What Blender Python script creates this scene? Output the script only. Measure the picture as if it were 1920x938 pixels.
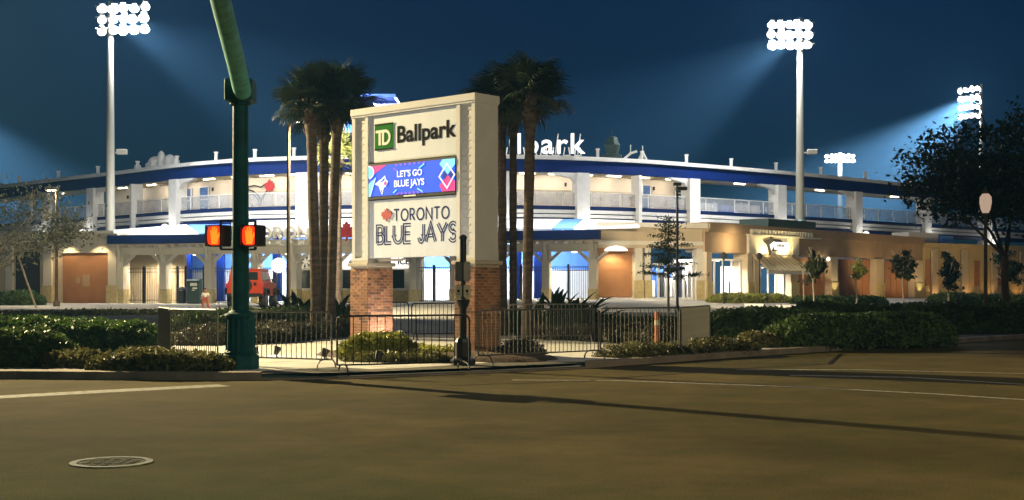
import bpy, bmesh, math, random
import numpy as np
from mathutils import Vector, Matrix
random.seed(7); rng = np.random.default_rng(7)
R = math.radians
for o in list(bpy.data.objects): bpy.data.objects.remove(o)
S = bpy.context.scene
C = S.collection
# ---------------------------------------------------------------- camera, sky, sun, exposure
FPX, HZ, CAMZ = 2400.0, 545.0, 1.6           # focal length in photo pixels, horizon row, eye height
cam = bpy.data.cameras.new('camera'); camo = bpy.data.objects.new('camera', cam); C.objects.link(camo)
camo.location = (0, 0, CAMZ); camo.rotation_euler = (R(90), 0, 0)
cam.sensor_width = 36; cam.lens = 36*FPX/1920; cam.shift_y = (HZ-469)/1920; cam.clip_end = 3000; cam.clip_start = .1
S.camera = camo
w = bpy.data.worlds.new('World'); S.world = w; w.use_nodes = True
wn = w.node_tree.nodes; wl = w.node_tree.links
sky = wn.new('ShaderNodeTexSky'); sky.sky_type = 'NISHITA'; sky.sun_disc = False
sky.sun_elevation = R(12); sky.sun_rotation = R(180); sky.air_density = 1.5; sky.ozone_density = 3.0; sky.dust_density = .3
tint = wn.new('ShaderNodeMix'); tint.data_type = 'RGBA'; tint.blend_type = 'MULTIPLY'; tint.inputs[0].default_value = 1
tint.inputs[7].default_value = (.05, .34, 1, 1)                  # night sky: the daylight gradient, dimmed and blue
bg = wn['Background']; bg.inputs[1].default_value = .0078
wl.new(sky.outputs[0], tint.inputs[6]); wl.new(tint.outputs[2], bg.inputs[0])
sun = bpy.data.lights.new('sky_glow', 'SUN'); sun.energy = .012; sun.angle = R(10); sun.color = (.75, .85, 1)  # weak sun lamp added as general glow of the sky
suno = bpy.data.objects.new('sky_glow', sun); C.objects.link(suno); suno.rotation_euler = (R(45), R(10), R(20))
S.view_settings.view_transform = 'Standard'; S.view_settings.look = 'None'; S.view_settings.exposure = .22; S.view_settings.gamma = 1
S.view_settings.use_curve_mapping = False
S.cycles.use_denoising = True
S.cycles.max_bounces = 5; S.cycles.diffuse_bounces = 2; S.cycles.glossy_bounces = 2; S.cycles.transparent_max_bounces = 10
S.cycles.volume_bounces = 0; S.cycles.sample_clamp_indirect = 4
S.cycles.use_light_tree = True
HAZE = .00045
BEAM, ROADW, ROADB = 780000, 140000, 9000                    # floodlight beams over the field, street lamp at the crossing
UPE = (180, 185, 185); DECKW, GATEW, CANW, PORTW, SHOPW = 34, 480, 1000, 1100, 750; ROOFW, BALLW = 7500, 70   # watts of the sign floods, deck, gates, canopies, portico and shop lamps
# ---------------------------------------------------------------- pixels to places
def kx(px): return (px-960)/FPX
def pt(px, d, z=0.): return Vector((kx(px)*d, d, z))
def zpy(py, d): return CAMZ+(HZ-py)/FPX*d
CURB = [(-90, 23.4), (-9.2, 23.2), (-5.2, 22.7), (-3.1, 23.1), (-.72, 24.6), (1.77, 26.5), (4.18, 29.3), (9.3, 34.7), (17.1, 42.5), (130, 155.4)]
def curb_y(x): return float(np.interp(x, [p[0] for p in CURB], [p[1] for p in CURB]))
def sstep(a, b, t):
    t = min(1, max(0, (t-a)/(b-a))); return t*t*(3-2*t)
def G(x, y):                                   # height of the ground behind the kerb
    s = min(y-23, (-(x-4.18)+(y-29.5))/1.414)
    return .11+(.6+.33*sstep(-16, 6, x))*sstep(8, 36, s)
# ---------------------------------------------------------------- materials
MATS = {}
def mat(name, col, rough=.6, metal=0., var=.18, scale=3., bump=0., bscale=40., emit=None, es=0., alpha=1., spec=.5, trans=0., stretch=None):
    if name in MATS: return MATS[name]
    m = bpy.data.materials.new(name); m.use_nodes = True; MATS[name] = m
    n, l = m.node_tree.nodes, m.node_tree.links; b = n['Principled BSDF']
    b.inputs['Roughness'].default_value = rough; b.inputs['Metallic'].default_value = metal
    b.inputs['Specular IOR Level'].default_value = spec
    tc = n.new('ShaderNodeTexCoord'); src = tc.outputs['Object']
    if stretch:
        mp = n.new('ShaderNodeMapping'); mp.inputs['Scale'].default_value = stretch; l.new(src, mp.inputs[0]); src = mp.outputs[0]
    nz = n.new('ShaderNodeTexNoise'); nz.inputs['Scale'].default_value = scale; nz.inputs['Detail'].default_value = 5
    l.new(src, nz.inputs['Vector'])
    rp = n.new('ShaderNodeValToRGB'); e = rp.color_ramp.elements
    e[0].position, e[1].position = .3, .7
    e[0].color = tuple(max(0, c*(1-var)) for c in col)+(1,); e[1].color = tuple(min(1, c*(1+var)) for c in col)+(1,)
    l.new(nz.outputs['Fac'], rp.inputs[0]); l.new(rp.outputs[0], b.inputs['Base Color'])
    if bump:
        n2 = n.new('ShaderNodeTexNoise'); n2.inputs['Scale'].default_value = bscale; n2.inputs['Detail'].default_value = 4
        l.new(src, n2.inputs['Vector'])
        bp = n.new('ShaderNodeBump'); bp.inputs['Strength'].default_value = bump; bp.inputs['Distance'].default_value = .02
        l.new(n2.outputs['Fac'], bp.inputs['Height']); l.new(bp.outputs[0], b.inputs['Normal'])
    if emit: b.inputs['Emission Color'].default_value = tuple(emit)+(1,); b.inputs['Emission Strength'].default_value = es
    if alpha < 1: b.inputs['Alpha'].default_value = alpha
    if trans: b.inputs['Transmission Weight'].default_value = trans
    return m
def leafmat(name, col, var=.5, scale=1.5, rough=.5, trans=.25):
    if name in MATS: return MATS[name]
    m = mat(name, col, rough, var=var, scale=scale, spec=.35)
    n, l = m.node_tree.nodes, m.node_tree.links; b = n['Principled BSDF']
    t = n.new('ShaderNodeBsdfTranslucent'); mx = n.new('ShaderNodeMixShader'); mx.inputs[0].default_value = trans
    src = b.inputs['Base Color'].links[0].from_socket; l.new(src, t.inputs[0])
    out = n['Material Output']; l.new(b.outputs[0], mx.inputs[1]); l.new(t.outputs[0], mx.inputs[2]); l.new(mx.outputs[0], out.inputs[0])
    return m
M = dict(
 asphalt=mat('asphalt', (.088, .074, .03), .95, spec=.06, var=.22, scale=.6, bump=.5, bscale=60),
 tar=mat('tar', (.02, .019, .016), .6),
 paint=mat('road_paint', (.23, .215, .16), .75, var=.6, scale=9),
 concrete=mat('concrete', (.6, .58, .53), .8, var=.14, scale=1.6, bump=.15, bscale=30),
 plaza=mat('plaza_concrete', (.42, .39, .32), .8, var=.12, scale=.6),
 kerb=mat('kerb_concrete', (.26, .21, .16), .85, var=.3, scale=2),
 soil=mat('soil', (.05, .045, .025), .95, var=.4, scale=.5, bump=.4, bscale=12),
 mulch=mat('mulch', (.075, .04, .022), .95, var=.5, scale=9, bump=.9, bscale=25),
 cream=mat('cream_paint', (.7, .65, .53), .7, var=.06, scale=1.2),
 signside=mat('sign_casing', (.68, .65, .6), .6, var=.06, scale=1.5),
 louver=mat('louver_paint', (.68, .65, .58), .6, var=.08, scale=4),
 signpanel=mat('sign_panel', (.7, .73, .75), .5, var=.05, scale=2, stretch=(2.5, 1, .3)),
 brick=mat('brick', (.36, .165, .085), .85, var=.35, scale=5, bump=.4, bscale=50),
 brick2=mat('brick_dark', (.2, .1, .06), .85, var=.35, scale=5, bump=.4, bscale=50),
 brick3=mat('brick_pale', (.46, .23, .12), .85, var=.3, scale=5, bump=.4, bscale=50),
 mortar=mat('mortar', (.5, .42, .32), .95, var=.15, scale=12),
 stonecap=mat('cast_stone', (.5, .43, .33), .8, var=.12, scale=6),
 black=mat('black_paint', (.012, .012, .014), .4, var=.2),
 ink=mat('black_vinyl', (.012, .010, .010), .9, var=.1, spec=.08),
 navyink=mat('navy_vinyl', (.03, .035, .11), .9, var=.1, spec=.08),
 redink=mat('red_vinyl', (.5, .03, .035), .5, var=.1),
 greenink=mat('green_vinyl', (.02, .2, .018), .9, var=.1, spec=.1),
 whiteink=mat('pale_vinyl', (.75, .78, .6), .5, var=.04),
 steel=mat('galvanised_steel', (.2, .19, .17), .5, .6, var=.2, scale=8),
 dullsteel=mat('light_dimmed_steel', (.1, .094, .082), .6, .3, var=.25, scale=8),  # darker copy of the steel, dimmed in colour to offset strong lamp light
 patch=mat('worn_asphalt_patch', (.088, .084, .064), .8, var=.5, scale=2.5, bump=.4, bscale=60, spec=.2),
 darksteel=mat('dark_steel', (.02, .017, .014), .5, .2, var=.3, scale=8),
 poleg=mat('green_black_paint', (.005, .075, .08), .6, var=.3, scale=3, spec=.2),
 arm=mat('green_lit_paint', (.1, .42, .35), .7, var=.25, scale=5, spec=.12),  # green glow of the signals put into the arm's paint colour
 housing=mat('signal_housing', (.015, .013, .016), .5, var=.2),
 towerpole=mat('galvanised_pole', (.46, .45, .38), .6, .1, var=.15, scale=1.5, stretch=(1, 1, .1)),
 white=mat('white_paint', (.78, .77, .73), .6, var=.05),
 fabric=mat('white_fabric', (.82, .82, .82), .8, var=.03),
 blue=mat('blue_fascia', (.002, .017, .13), .6, var=.15, scale=.8, spec=.15),
 navy=mat('navy_fascia', (.006, .02, .09), .6, var=.2, scale=1, spec=.15),
 blue_and_bluelit=mat('blue_panels_and_blue_light', (.12, .3, .8), .6, var=.1),
 deckwall=mat('deck_wall', (.72, .66, .56), .7, var=.05, scale=.7),
 soffit=mat('soffit', (.7, .63, .52), .7, var=.06),
 brown=mat('brown_door', (.36, .17, .07), .6, var=.12, scale=1.2),
 tanwall=mat('tan_stucco', (.56, .46, .31), .85, var=.08, scale=1.2, bump=.15, bscale=20),
 brownwall=mat('brown_stucco', (.38, .27, .16), .85, var=.1, scale=1.2, bump=.15, bscale=20),
 yellowwall=mat('yellow_stucco', (.55, .42, .2), .85, var=.1, scale=1.2),
 stone=mat('yellow_stone', (.52, .42, .2), .85, var=.15, scale=5, bump=.2, bscale=20),
 dark=mat('dark_parts_and_recess_shade', (.03, .028, .028), .8),
 glassd=mat('dark_glass', (.02, .03, .03), .12, var=.1),
 bglass=mat('blue_glass', (.1, .2, .5), .15, var=.2),
 frame=mat('white_frame', (.75, .74, .7), .5, var=.05),
 bark=mat('bark', (.12, .085, .055), .95, var=.4, scale=7, bump=.8, bscale=18, stretch=(1, 1, .35)),
 palmbark=mat('palm_bark', (.1, .074, .06), .95, var=.45, scale=6, bump=.9, bscale=14, stretch=(.6, .6, 2.2)),
 palebark=mat('pale_bark', (.4, .34, .22), .9, var=.25, scale=7, bump=.5, bscale=20),
 red=mat('red_car_paint', (.5, .055, .02), .3, var=.06),
 rubber=mat('rubber', (.018, .018, .018), .8, var=.2),
 kiosk=mat('green_cabinet', (.02, .05, .04), .5, var=.15),
 skin=mat('skin', (.35, .2, .13), .6, var=.05), hair=mat('hair', (.015, .01, .008), .6),
 shirt=mat('white_cotton', (.6, .55, .48), .9, var=.08), trousers=mat('red_cotton', (.35, .08, .04), .9, var=.1),
 orange=mat('orange_plastic', (.6, .2, .08), .5, var=.15),
 iron=mat('cast_iron', (.06, .05, .026), .9, 0., var=.4, scale=25, bump=.6, bscale=120),
 ironrim=mat('worn_iron_rim', (.16, .14, .09), .6, 0., var=.5, scale=9),
)
def emat(name, col, s): return mat(name, tuple(min(1, c)*.08 for c in col), .6, var=0, emit=col, es=s, spec=.1)
M['lampwhite'] = emat('floodlight_lens', (1, .98, .9), 14)
M['lampwarm'] = emat('warm_lamp_lens', (1, .88, .62), 9)
M['acorn'] = emat('acorn_globe', (.9, .62, .45), .45)
M['hand'] = emat('hand_symbol_leds', (1, .14, .01), 2.2)
M['handbase'] = emat('signal_lens_red', (1, .035, .003), 1.6)
M['greenlens'] = emat('signal_lens_green', (.05, 1, .55), 8)
M['scr_blue'] = emat('screen_blue', (.03, .13, .85), .95)
M['scr_white'] = emat('screen_white', (1, .95, 1), 1.15)
M['scr_pink'] = emat('screen_pink', (.95, .07, .28), .95)
M['scr_aqua'] = emat('screen_aqua', (.3, .92, .88), .95)
M['scr_violet'] = emat('screen_violet', (.33, .16, .85), .9)
M['scr_dark'] = emat('screen_dark_blue', (.02, .05, .35), .8)
M['rooftext'] = emat('lit_letter_face', (1, .98, .92), 1.3)
M['neon'] = emat('blue_neon', (.05, .25, 1), 2.6)
M['signlit'] = emat('lit_sign_face', (1, .95, .85), 1.3)
M['shoplit'] = emat('lit_shop_lamp', (1, .93, .8), 5)
def meshmat():
    m = bpy.data.materials.new('wire_mesh_infill'); m.use_nodes = True
    n, l = m.node_tree.nodes, m.node_tree.links; b = n['Principled BSDF']; b.inputs['Base Color'].default_value = (.55, .57, .6, 1)
    tc = n.new('ShaderNodeTexCoord'); nz = n.new('ShaderNodeTexNoise'); nz.inputs['Scale'].default_value = 2
    mr = n.new('ShaderNodeMapRange'); mr.inputs[3].default_value = .25; mr.inputs[4].default_value = .42
    l.new(tc.outputs['Object'], nz.inputs[0]); l.new(nz.outputs[0], mr.inputs[0]); l.new(mr.outputs[0], b.inputs['Alpha'])
    return m
M['wiremesh'] = meshmat()
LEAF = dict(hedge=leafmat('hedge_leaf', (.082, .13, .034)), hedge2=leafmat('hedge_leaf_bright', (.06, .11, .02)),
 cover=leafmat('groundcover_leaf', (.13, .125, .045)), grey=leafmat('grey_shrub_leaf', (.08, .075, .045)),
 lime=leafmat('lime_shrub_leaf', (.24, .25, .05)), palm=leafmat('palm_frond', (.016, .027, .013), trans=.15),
 palmlit=leafmat('palm_frond_lit', (.12, .14, .05), trans=.2),  # frond of the lit palm, lamp light put into a paler colour
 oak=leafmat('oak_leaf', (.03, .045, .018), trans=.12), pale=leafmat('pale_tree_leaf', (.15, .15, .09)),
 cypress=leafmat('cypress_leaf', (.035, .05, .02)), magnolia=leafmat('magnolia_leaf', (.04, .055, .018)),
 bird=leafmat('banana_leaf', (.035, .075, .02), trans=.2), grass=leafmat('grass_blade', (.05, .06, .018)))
# ---------------------------------------------------------------- mesh building
class MB:
    def __init__(s): s.v = []; s.f = []
    def add(s, vs, fs):
        k = len(s.v); s.v += [tuple(p) for p in vs]; s.f += [tuple(i+k for i in f) for f in fs]; return s
    def box(s, x0, x1, y0, y1, z0, z1):
        return s.add([(x0,y0,z0),(x1,y0,z0),(x1,y1,z0),(x0,y1,z0),(x0,y0,z1),(x1,y0,z1),(x1,y1,z1),(x0,y1,z1)],
                     [(3,2,1,0),(4,5,6,7),(0,1,5,4),(1,2,6,5),(2,3,7,6),(3,0,4,7)])
    def bbox(s, x0, x1, y0, y1, z0, z1, b):      # box with chamfered edges
        bm = bmesh.new(); bmesh.ops.create_cube(bm, size=1)
        for v in bm.verts: v.co = Vector((x0+(v.co.x+.5)*(x1-x0), y0+(v.co.y+.5)*(y1-y0), z0+(v.co.z+.5)*(z1-z0)))
        bmesh.ops.bevel(bm, geom=bm.edges[:], offset=b, segments=2, affect='EDGES', profile=.5)
        bm.verts.index_update(); s.add([v.co[:] for v in bm.verts], [[v.index for v in f.verts] for f in bm.faces]); bm.free(); return s
    def hexa(s, bot, top):                        # 4 + 4 corners
        return s.add(list(bot)+list(top), [(3,2,1,0),(4,5,6,7),(0,1,5,4),(1,2,6,5),(2,3,7,6),(3,0,4,7)])
    def bar(s, p0, p1, w, h=None, up=(0,0,1)):
        p0, p1 = Vector(p0), Vector(p1); h = h or w; d = (p1-p0).normalized(); up = Vector(up)
        if abs(d.dot(up)) > .98: up = Vector((0,1,0)) if abs(d.y) < .9 else Vector((1,0,0))
        a = d.cross(up).normalized()*w/2; b = a.cross(d).normalized()*h/2
        return s.hexa([p0-a-b, p0+a-b, p0+a+b, p0-a+b], [p1-a-b, p1+a-b, p1+a+b, p1-a+b])
    def tube(s, path, r, n=8, cap=True):
        P = [Vector(p) for p in path]; rs = r if isinstance(r, (list, tuple)) else [r]*len(P); k = len(s.v); a = None
        for i, p in enumerate(P):
            d = (P[min(i+1, len(P)-1)]-P[max(i-1, 0)]).normalized()
            if a is None: a = d.orthogonal().normalized()
            else: a = (a-d*a.dot(d)).normalized()
            b = d.cross(a)
            for j in range(n):
                t = 2*math.pi*j/n; s.v.append(tuple(p+(a*math.cos(t)+b*math.sin(t))*rs[i]))
        for i in range(len(P)-1):
            for j in range(n): s.f.append((k+i*n+j, k+i*n+(j+1)%n, k+(i+1)*n+(j+1)%n, k+(i+1)*n+j))
        if cap: s.f.append(tuple(k+j for j in range(n))[::-1]); s.f.append(tuple(k+(len(P)-1)*n+j for j in range(n)))
        return s
    def lathe(s, prof, n=16, c=(0,0,0), flute=0, fr=(0,0)):
        k = len(s.v)
        for i, (r, z) in enumerate(prof):
            for j in range(n):
                t = 2*math.pi*j/n; rr = r*(1-flute*(j % 2)) if flute and fr[0] <= z <= fr[1] else r
                s.v.append((c[0]+rr*math.cos(t), c[1]+rr*math.sin(t), c[2]+z))
        for i in range(len(prof)-1):
            for j in range(n): s.f.append((k+i*n+j, k+i*n+(j+1)%n, k+(i+1)*n+(j+1)%n, k+(i+1)*n+j))
        s.f.append(tuple(k+j for j in range(n))[::-1]); s.f.append(tuple(k+(len(prof)-1)*n+j for j in range(n)))
        return s
    def prism(s, poly, fn, t0, t1):               # 2-D outline (a,b) pushed from depth t0 to t1; fn(a,b,t) -> xyz
        n = len(poly); return s.add([fn(a, b, t0) for a, b in poly]+[fn(a, b, t1) for a, b in poly],
            [tuple(range(n))[::-1], tuple(range(n, 2*n))]+[(i, (i+1) % n, n+(i+1) % n, n+i) for i in range(n)])
    def build(s, name, m, parent=None, off=None, smooth=False, recalc=True):
        me = bpy.data.meshes.new(name); vs = s.v
        if off is not None: vs = [(x-off[0], y-off[1], z-off[2]) for x, y, z in vs]
        me.from_pydata(vs, [], s.f)
        if recalc:
            bm = bmesh.new(); bm.from_mesh(me); bmesh.ops.recalc_face_normals(bm, faces=bm.faces); bm.to_mesh(me); bm.free()
        if smooth:
            me.polygons.foreach_set('use_smooth', [True]*len(me.polygons))
            try: me.set_sharp_from_angle(angle=R(40))
            except Exception: pass
        return link(name, me, m, parent)
def link(name, me, m, parent=None, loc=None):
    o = bpy.data.objects.new(name, me); C.objects.link(o)
    if m is not None and not me.materials: me.materials.append(M[m] if isinstance(m, str) else m)
    if parent is not None: o.parent = parent
    if loc is not None: o.location = loc
    return o
def tag(o, label=None, cat=None, group=None, kind=None):
    if label: o['label'] = label
    if cat: o['category'] = cat
    if group: o['group'] = group
    if kind: o['kind'] = kind
    return o
def thing(name, label, cat, loc=(0,0,0), rz=0, group=None):
    o = bpy.data.objects.new(name, None); C.objects.link(o); o.location = loc; o.rotation_euler = (0, 0, rz); o.empty_display_size = .2
    return tag(o, label, cat, group)
def struct(name, mb, m, **k): return tag(mb.build(name, m, **k), kind='structure')
def copy_tree(o, parent=None):
    c = o.copy(); C.objects.link(c); c.parent = parent
    for ch in list(o.children): copy_tree(ch, c)
    return c
def light(name, typ, loc, energy, col, parent=None, aim=None, size=.3, sy=None, spot=None, blend=.5):
    l = bpy.data.lights.new(name, typ); l.energy = energy; l.color = col
    if typ == 'AREA':
        l.size = size
        if sy: l.shape = 'RECTANGLE'; l.size_y = sy
    elif typ in ('POINT', 'SPOT'): l.shadow_soft_size = size
    if typ == 'SPOT': l.spot_size = R(spot or 120); l.spot_blend = blend
    o = bpy.data.objects.new(name, l); C.objects.link(o); o.location = loc
    if aim is not None: o.rotation_euler = (Vector(aim)-Vector(loc)).to_track_quat('-Z', 'Y').to_euler()
    if parent is not None:
        o.location = Vector(loc)-parent.location; o.parent = parent
    return o
def text_mesh(s, size, bold=0., depth=.01, sp=1.):
    cu = bpy.data.curves.new('t', 'FONT'); cu.body = s; cu.space_character = sp; cu.size = size; cu.offset = bold; cu.extrude = depth; cu.resolution_u = 4
    ob = bpy.data.objects.new('t', cu); C.objects.link(ob)
    bpy.context.view_layer.update(); dg = bpy.context.evaluated_depsgraph_get()
    me = bpy.data.meshes.new_from_object(ob.evaluated_get(dg)); bpy.data.objects.remove(ob); bpy.data.curves.remove(cu)
    me.materials.clear()
    return me
def fit_text(s, x0, x1, z0, z1, bold=0., depth=.01, y=0., caps=None, sp=1.):
    """text in the x-z plane facing -y: baseline z0, capital top z1, filling x0..x1"""
    me = text_mesh(s, 1., bold/max(.01, (z1-z0))*.7, .01, sp); n = len(me.vertices); a = np.empty(n*3); me.vertices.foreach_get('co', a); a = a.reshape(-1, 3)
    lo, hi = a[:, 0].min(), a[:, 0].max(); cap = caps or a[:, 1].max()
    b = np.empty_like(a); b[:, 0] = x0+(a[:, 0]-lo)/(hi-lo)*(x1-x0); b[:, 2] = z0+a[:, 1]/cap*(z1-z0); b[:, 1] = y-np.sign(a[:, 2])*depth/2
    me.vertices.foreach_set('co', b.ravel()); me.update(); return me
# strokes for the drawn lettering: unit square, y up
def arc(cx, cy, rx, ry, a0, a1, n=10): return [(cx+rx*math.cos(R(a0+(a1-a0)*i/n)), cy+ry*math.sin(R(a0+(a1-a0)*i/n))) for i in range(n+1)]
GLY = dict(T=[[(.5,0),(.5,1)],[(0,1),(1,1)]], O=[arc(.5,.5,.5,.5,0,360,20)], R=[[(0,0),(0,1),(.45,1)]+arc(.5,.74,.4,.26,90,-90,8)+[(0,.48)],[(.42,.48),(.95,0)]],
 N=[[(0,0),(0,1),(1,0),(1,1)]], B=[[(0,0),(0,1),(.5,1)]+arc(.52,.77,.38,.23,90,-90,8)+[(0,.54)],[(.52,.54)]+arc(.55,.27,.45,.27,90,-90,8)+[(0,0)]],
 L=[[(0,1),(0,0),(.9,0)]], U=[[(0,1),(0,.4)]+arc(.5,.4,.5,.4,180,360,10)+[(1,1)]], E=[[(.95,1),(0,1),(0,0),(.95,0)],[(0,.52),(.85,.52)]],
 J=[[(1,1),(1,.38)]+arc(.5,.38,.5,.38,0,-160,9)], A=[[(0,0),(.5,1),(1,0)],[(.22,.34),(.78,.34)]], Y=[[(0,1),(.5,.45),(.5,0)],[(1,1),(.5,.45)]],
 S=[arc(.5,.75,.45,.25,20,270,12)+arc(.5,.25,.5,.25,90,-160,12)])
def ribbon(mb, pts, w, y0, y1):                   # flat stroke in x-z, mitred
    P = [Vector((p[0], p[1])) for p in pts]; L = []; closed = (P[0]-P[-1]).length < 1e-4
    for i, p in enumerate(P):
        a = P[i]-P[i-1] if i else (P[1]-P[0] if not closed else P[-1]-P[-2]); b = P[i+1]-P[i] if i < len(P)-1 else (P[-1]-P[-2] if not closed else P[1]-P[0])
        na, nb = Vector((-a.y, a.x)).normalized(), Vector((-b.y, b.x)).normalized(); m = na+nb
        if m.length < .3: m = na
        m.normalize(); L.append(m/max(.45, m.dot(na)))
    for i in range(len(P)-1):
        q = [P[i]-L[i]*w/2, P[i+1]-L[i+1]*w/2, P[i+1]+L[i+1]*w/2, P[i]+L[i]*w/2]
        mb.hexa([(v.x, y0, v.y) for v in q], [(v.x, y1, v.y) for v in q])
def offset_line(pts, o):
    P = [Vector((p[0], p[1])) for p in pts]; out = []; closed = (P[0]-P[-1]).length < 1e-4
    for i, p in enumerate(P):
        a = P[i]-P[i-1] if i else (P[1]-P[0] if not closed else P[-1]-P[-2]); b = P[i+1]-P[i] if i < len(P)-1 else (P[-1]-P[-2] if not closed else P[1]-P[0])
        na, nb = Vector((-a.y, a.x)).normalized(), Vector((-b.y, b.x)).normalized(); m = na+nb
        if m.length < .3: m = na
        m.normalize(); q = p+m/max(.5, m.dot(na))*o; out.append((q.x, q.y))
    return out
def letters(word, x0, x1, z0, z1, gap, widths=None):  # -> [(char, strokes in plane coordinates)]
    ws = [dict(J=.55, L=.7, E=.75, S=.75, O=1.15, N=.95, A=1.05, T=.85, R=.75, B=.75, U=.95, Y=1.).get(c, .45) if c != ' ' else .35 for c in word]
    k = (x1-x0-gap*(len(word)-1))/sum(ws); x = x0; out = []
    for c, wd in zip(word, ws):
        if c != ' ': out.append((c, [[(x+a*wd*k, z0+b*(z1-z0)) for a, b in st] for st in GLY[c]]))
        x += wd*k+gap
    return out
LEAFPOLY = [(0,-.5),(.04,-.5),(.03,-.28),(.34,-.33),(.3,-.22),(.5,.02),(.43,.05),(.47,.22),(.3,.19),(.27,.26),(.13,.12),(.18,.4),(.09,.36),(0,.52)]
LEAFPOLY = LEAFPOLY+[(-a, b) for a, b in LEAFPOLY[::-1] if a > 0]
def maple(mb, cx, cz, w, h, y0, y1): mb.prism([(cx+a*w, cz+b*h) for a, b in LEAFPOLY], lambda a, b, t: (a, t, b), y0, y1)
# foliage ------------------------------------------------------
def leaf_arrays(P, size, aspect=.5, up=0.):
    n = len(P); a = rng.normal(size=(n, 3)); a[:, 2] += up; a /= np.linalg.norm(a, axis=1)[:, None]
    b = np.cross(a, rng.normal(size=(n, 3))); b /= np.linalg.norm(b, axis=1)[:, None]
    s = (size*(.6+.8*rng.random(n)))[:, None]
    return np.stack([P-a*s, P+b*s*aspect, P+a*s, P-b*s*aspect], 1)
def quad_mesh(name, Q, extra=None):               # Q: (n,4,3)
    n = len(Q); V = Q.reshape(-1, 3); F = np.arange(n*4); ne = 0
    ev, ef = (extra.v, extra.f) if extra else ([], [])
    me = bpy.data.meshes.new(name); me.vertices.add(len(V)+len(ev))
    me.vertices.foreach_set('co', np.concatenate([V.ravel(), np.array(ev, float).ravel()]) if ev else V.ravel())
    loops = list(F)+[i+len(V) for f in ef for i in f]; tot = [4]*n+[len(f) for f in ef]
    me.loops.add(len(loops)); me.loops.foreach_set('vertex_index', loops)
    me.polygons.add(len(tot)); me.polygons.foreach_set('loop_start', np.concatenate([[0], np.cumsum(tot)[:-1]]).astype(int)); me.update(calc_edges=True)
    return me
def hash2(x, y): return math.sin(x*1.7+y*2.3)*.5+math.sin(x*4.1-y*3.3+1.7)*.3+math.sin(x*9.7+y*7.9)*.2
def hedge(label, path, width, height, leaf, size=.07, dens=380, group=None, cat='hedge', name='hedge', bump=.1):
    """clipped or loose shrub mass along a ground polyline; leaves over a solid twiggy core"""
    P = [Vector((p[0], p[1])) for p in path]; o = Vector((P[0].x, P[0].y, 0)); core = MB(); Qp = []; secs = []
    for a, b in zip(P[:-1], P[1:]):
        L = (b-a).length; d = (b-a)/L; nrm = Vector((-d.y, d.x)); m = max(2, int(L/.3))
        for i in range(m+1):
            if i == 0 and secs: continue
            p = a+(b-a)*i/m; secs.append((p, nrm))
    N = len(secs); prof = [(-.5, .0), (-.52, .45), (-.46, .82), (-.28, .97), (0, 1), (.28, .97), (.46, .82), (.52, .45), (.5, 0)]
    rings = []
    for i, (p, nrm) in enumerate(secs):
        e = min(i, N-1-i)*.3/max(.3, width*.5); e = math.sqrt(min(1, .35+e)) if e < 1 else 1
        ring = []
        for j, (a, h) in enumerate(prof):
            kk = 1+bump*hash2(p.x*1.3+j, p.y*1.1+j*.7)
            q = p+nrm*a*width*kk*e; ring.append(Vector((q.x, q.y, G(q.x, q.y)-.03+h*height*(1+bump*hash2(p.x*.9+a, p.y*.8))*e)))
        rings.append(ring)
    k = len(prof)
    for r in rings: core.v += [tuple((v-Vector((r[4].x, r[4].y, v.z)))*.86+Vector((r[4].x, r[4].y, v.z))-Vector((0, 0, .05 if v.z > .2 else 0))) for v in r]
    for i in range(N-1):
        for j in range(k-1): core.f.append((i*k+j, i*k+j+1, (i+1)*k+j+1, (i+1)*k+j))
    core.f.append(tuple(range(k))); core.f.append(tuple((N-1)*k+j for j in range(k))[::-1])
    pts = []
    for i in range(N-1):
        for j in range(k-1):
            a, b, c, d = rings[i][j], rings[i][j+1], rings[i+1][j+1], rings[i+1][j]
            area = ((b-a).cross(d-a)).length; n = int(area*dens+random.random())
            if n < 1: continue
            u = rng.random((n, 2)); A, B, Cc, D = map(np.array, (a, b, c, d))
            pts.append(A*(1-u[:, :1])*(1-u[:, 1:])+B*u[:, :1]*(1-u[:, 1:])+Cc*u[:, :1]*u[:, 1:]+D*(1-u[:, :1])*u[:, 1:]+rng.normal(size=(n, 3))*size*.55)
    for r in (rings[0], rings[-1]):
        c = sum(r, Vector())/k; n = int(width*height*dens*1.2)
        q = np.array([np.array(c)+(np.array(random.choice(r))-np.array(c))*math.sqrt(random.random()) for _ in range(n)])+rng.normal(size=(n, 3))*size*.7; pts.append(q)
    pts = np.concatenate(pts)
    Q = leaf_arrays(pts, size)-np.array([o.x, o.y, 0]); core.v = [(x-o.x, y-o.y, z) for x, y, z in core.v]
    me = quad_mesh(name, Q, core); ob = link(name, me, LEAF[leaf]); ob.location = o
    return tag(ob, label, cat, group)
# ================================================================ the setting
mb = MB(); mb.add([(-900,-300,-.06),(900,-300,-.06),(900,1500,-.06),(-900,1500,-.06)], [(0,1,2,3)]); struct('ground', mb, 'soil')
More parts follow.
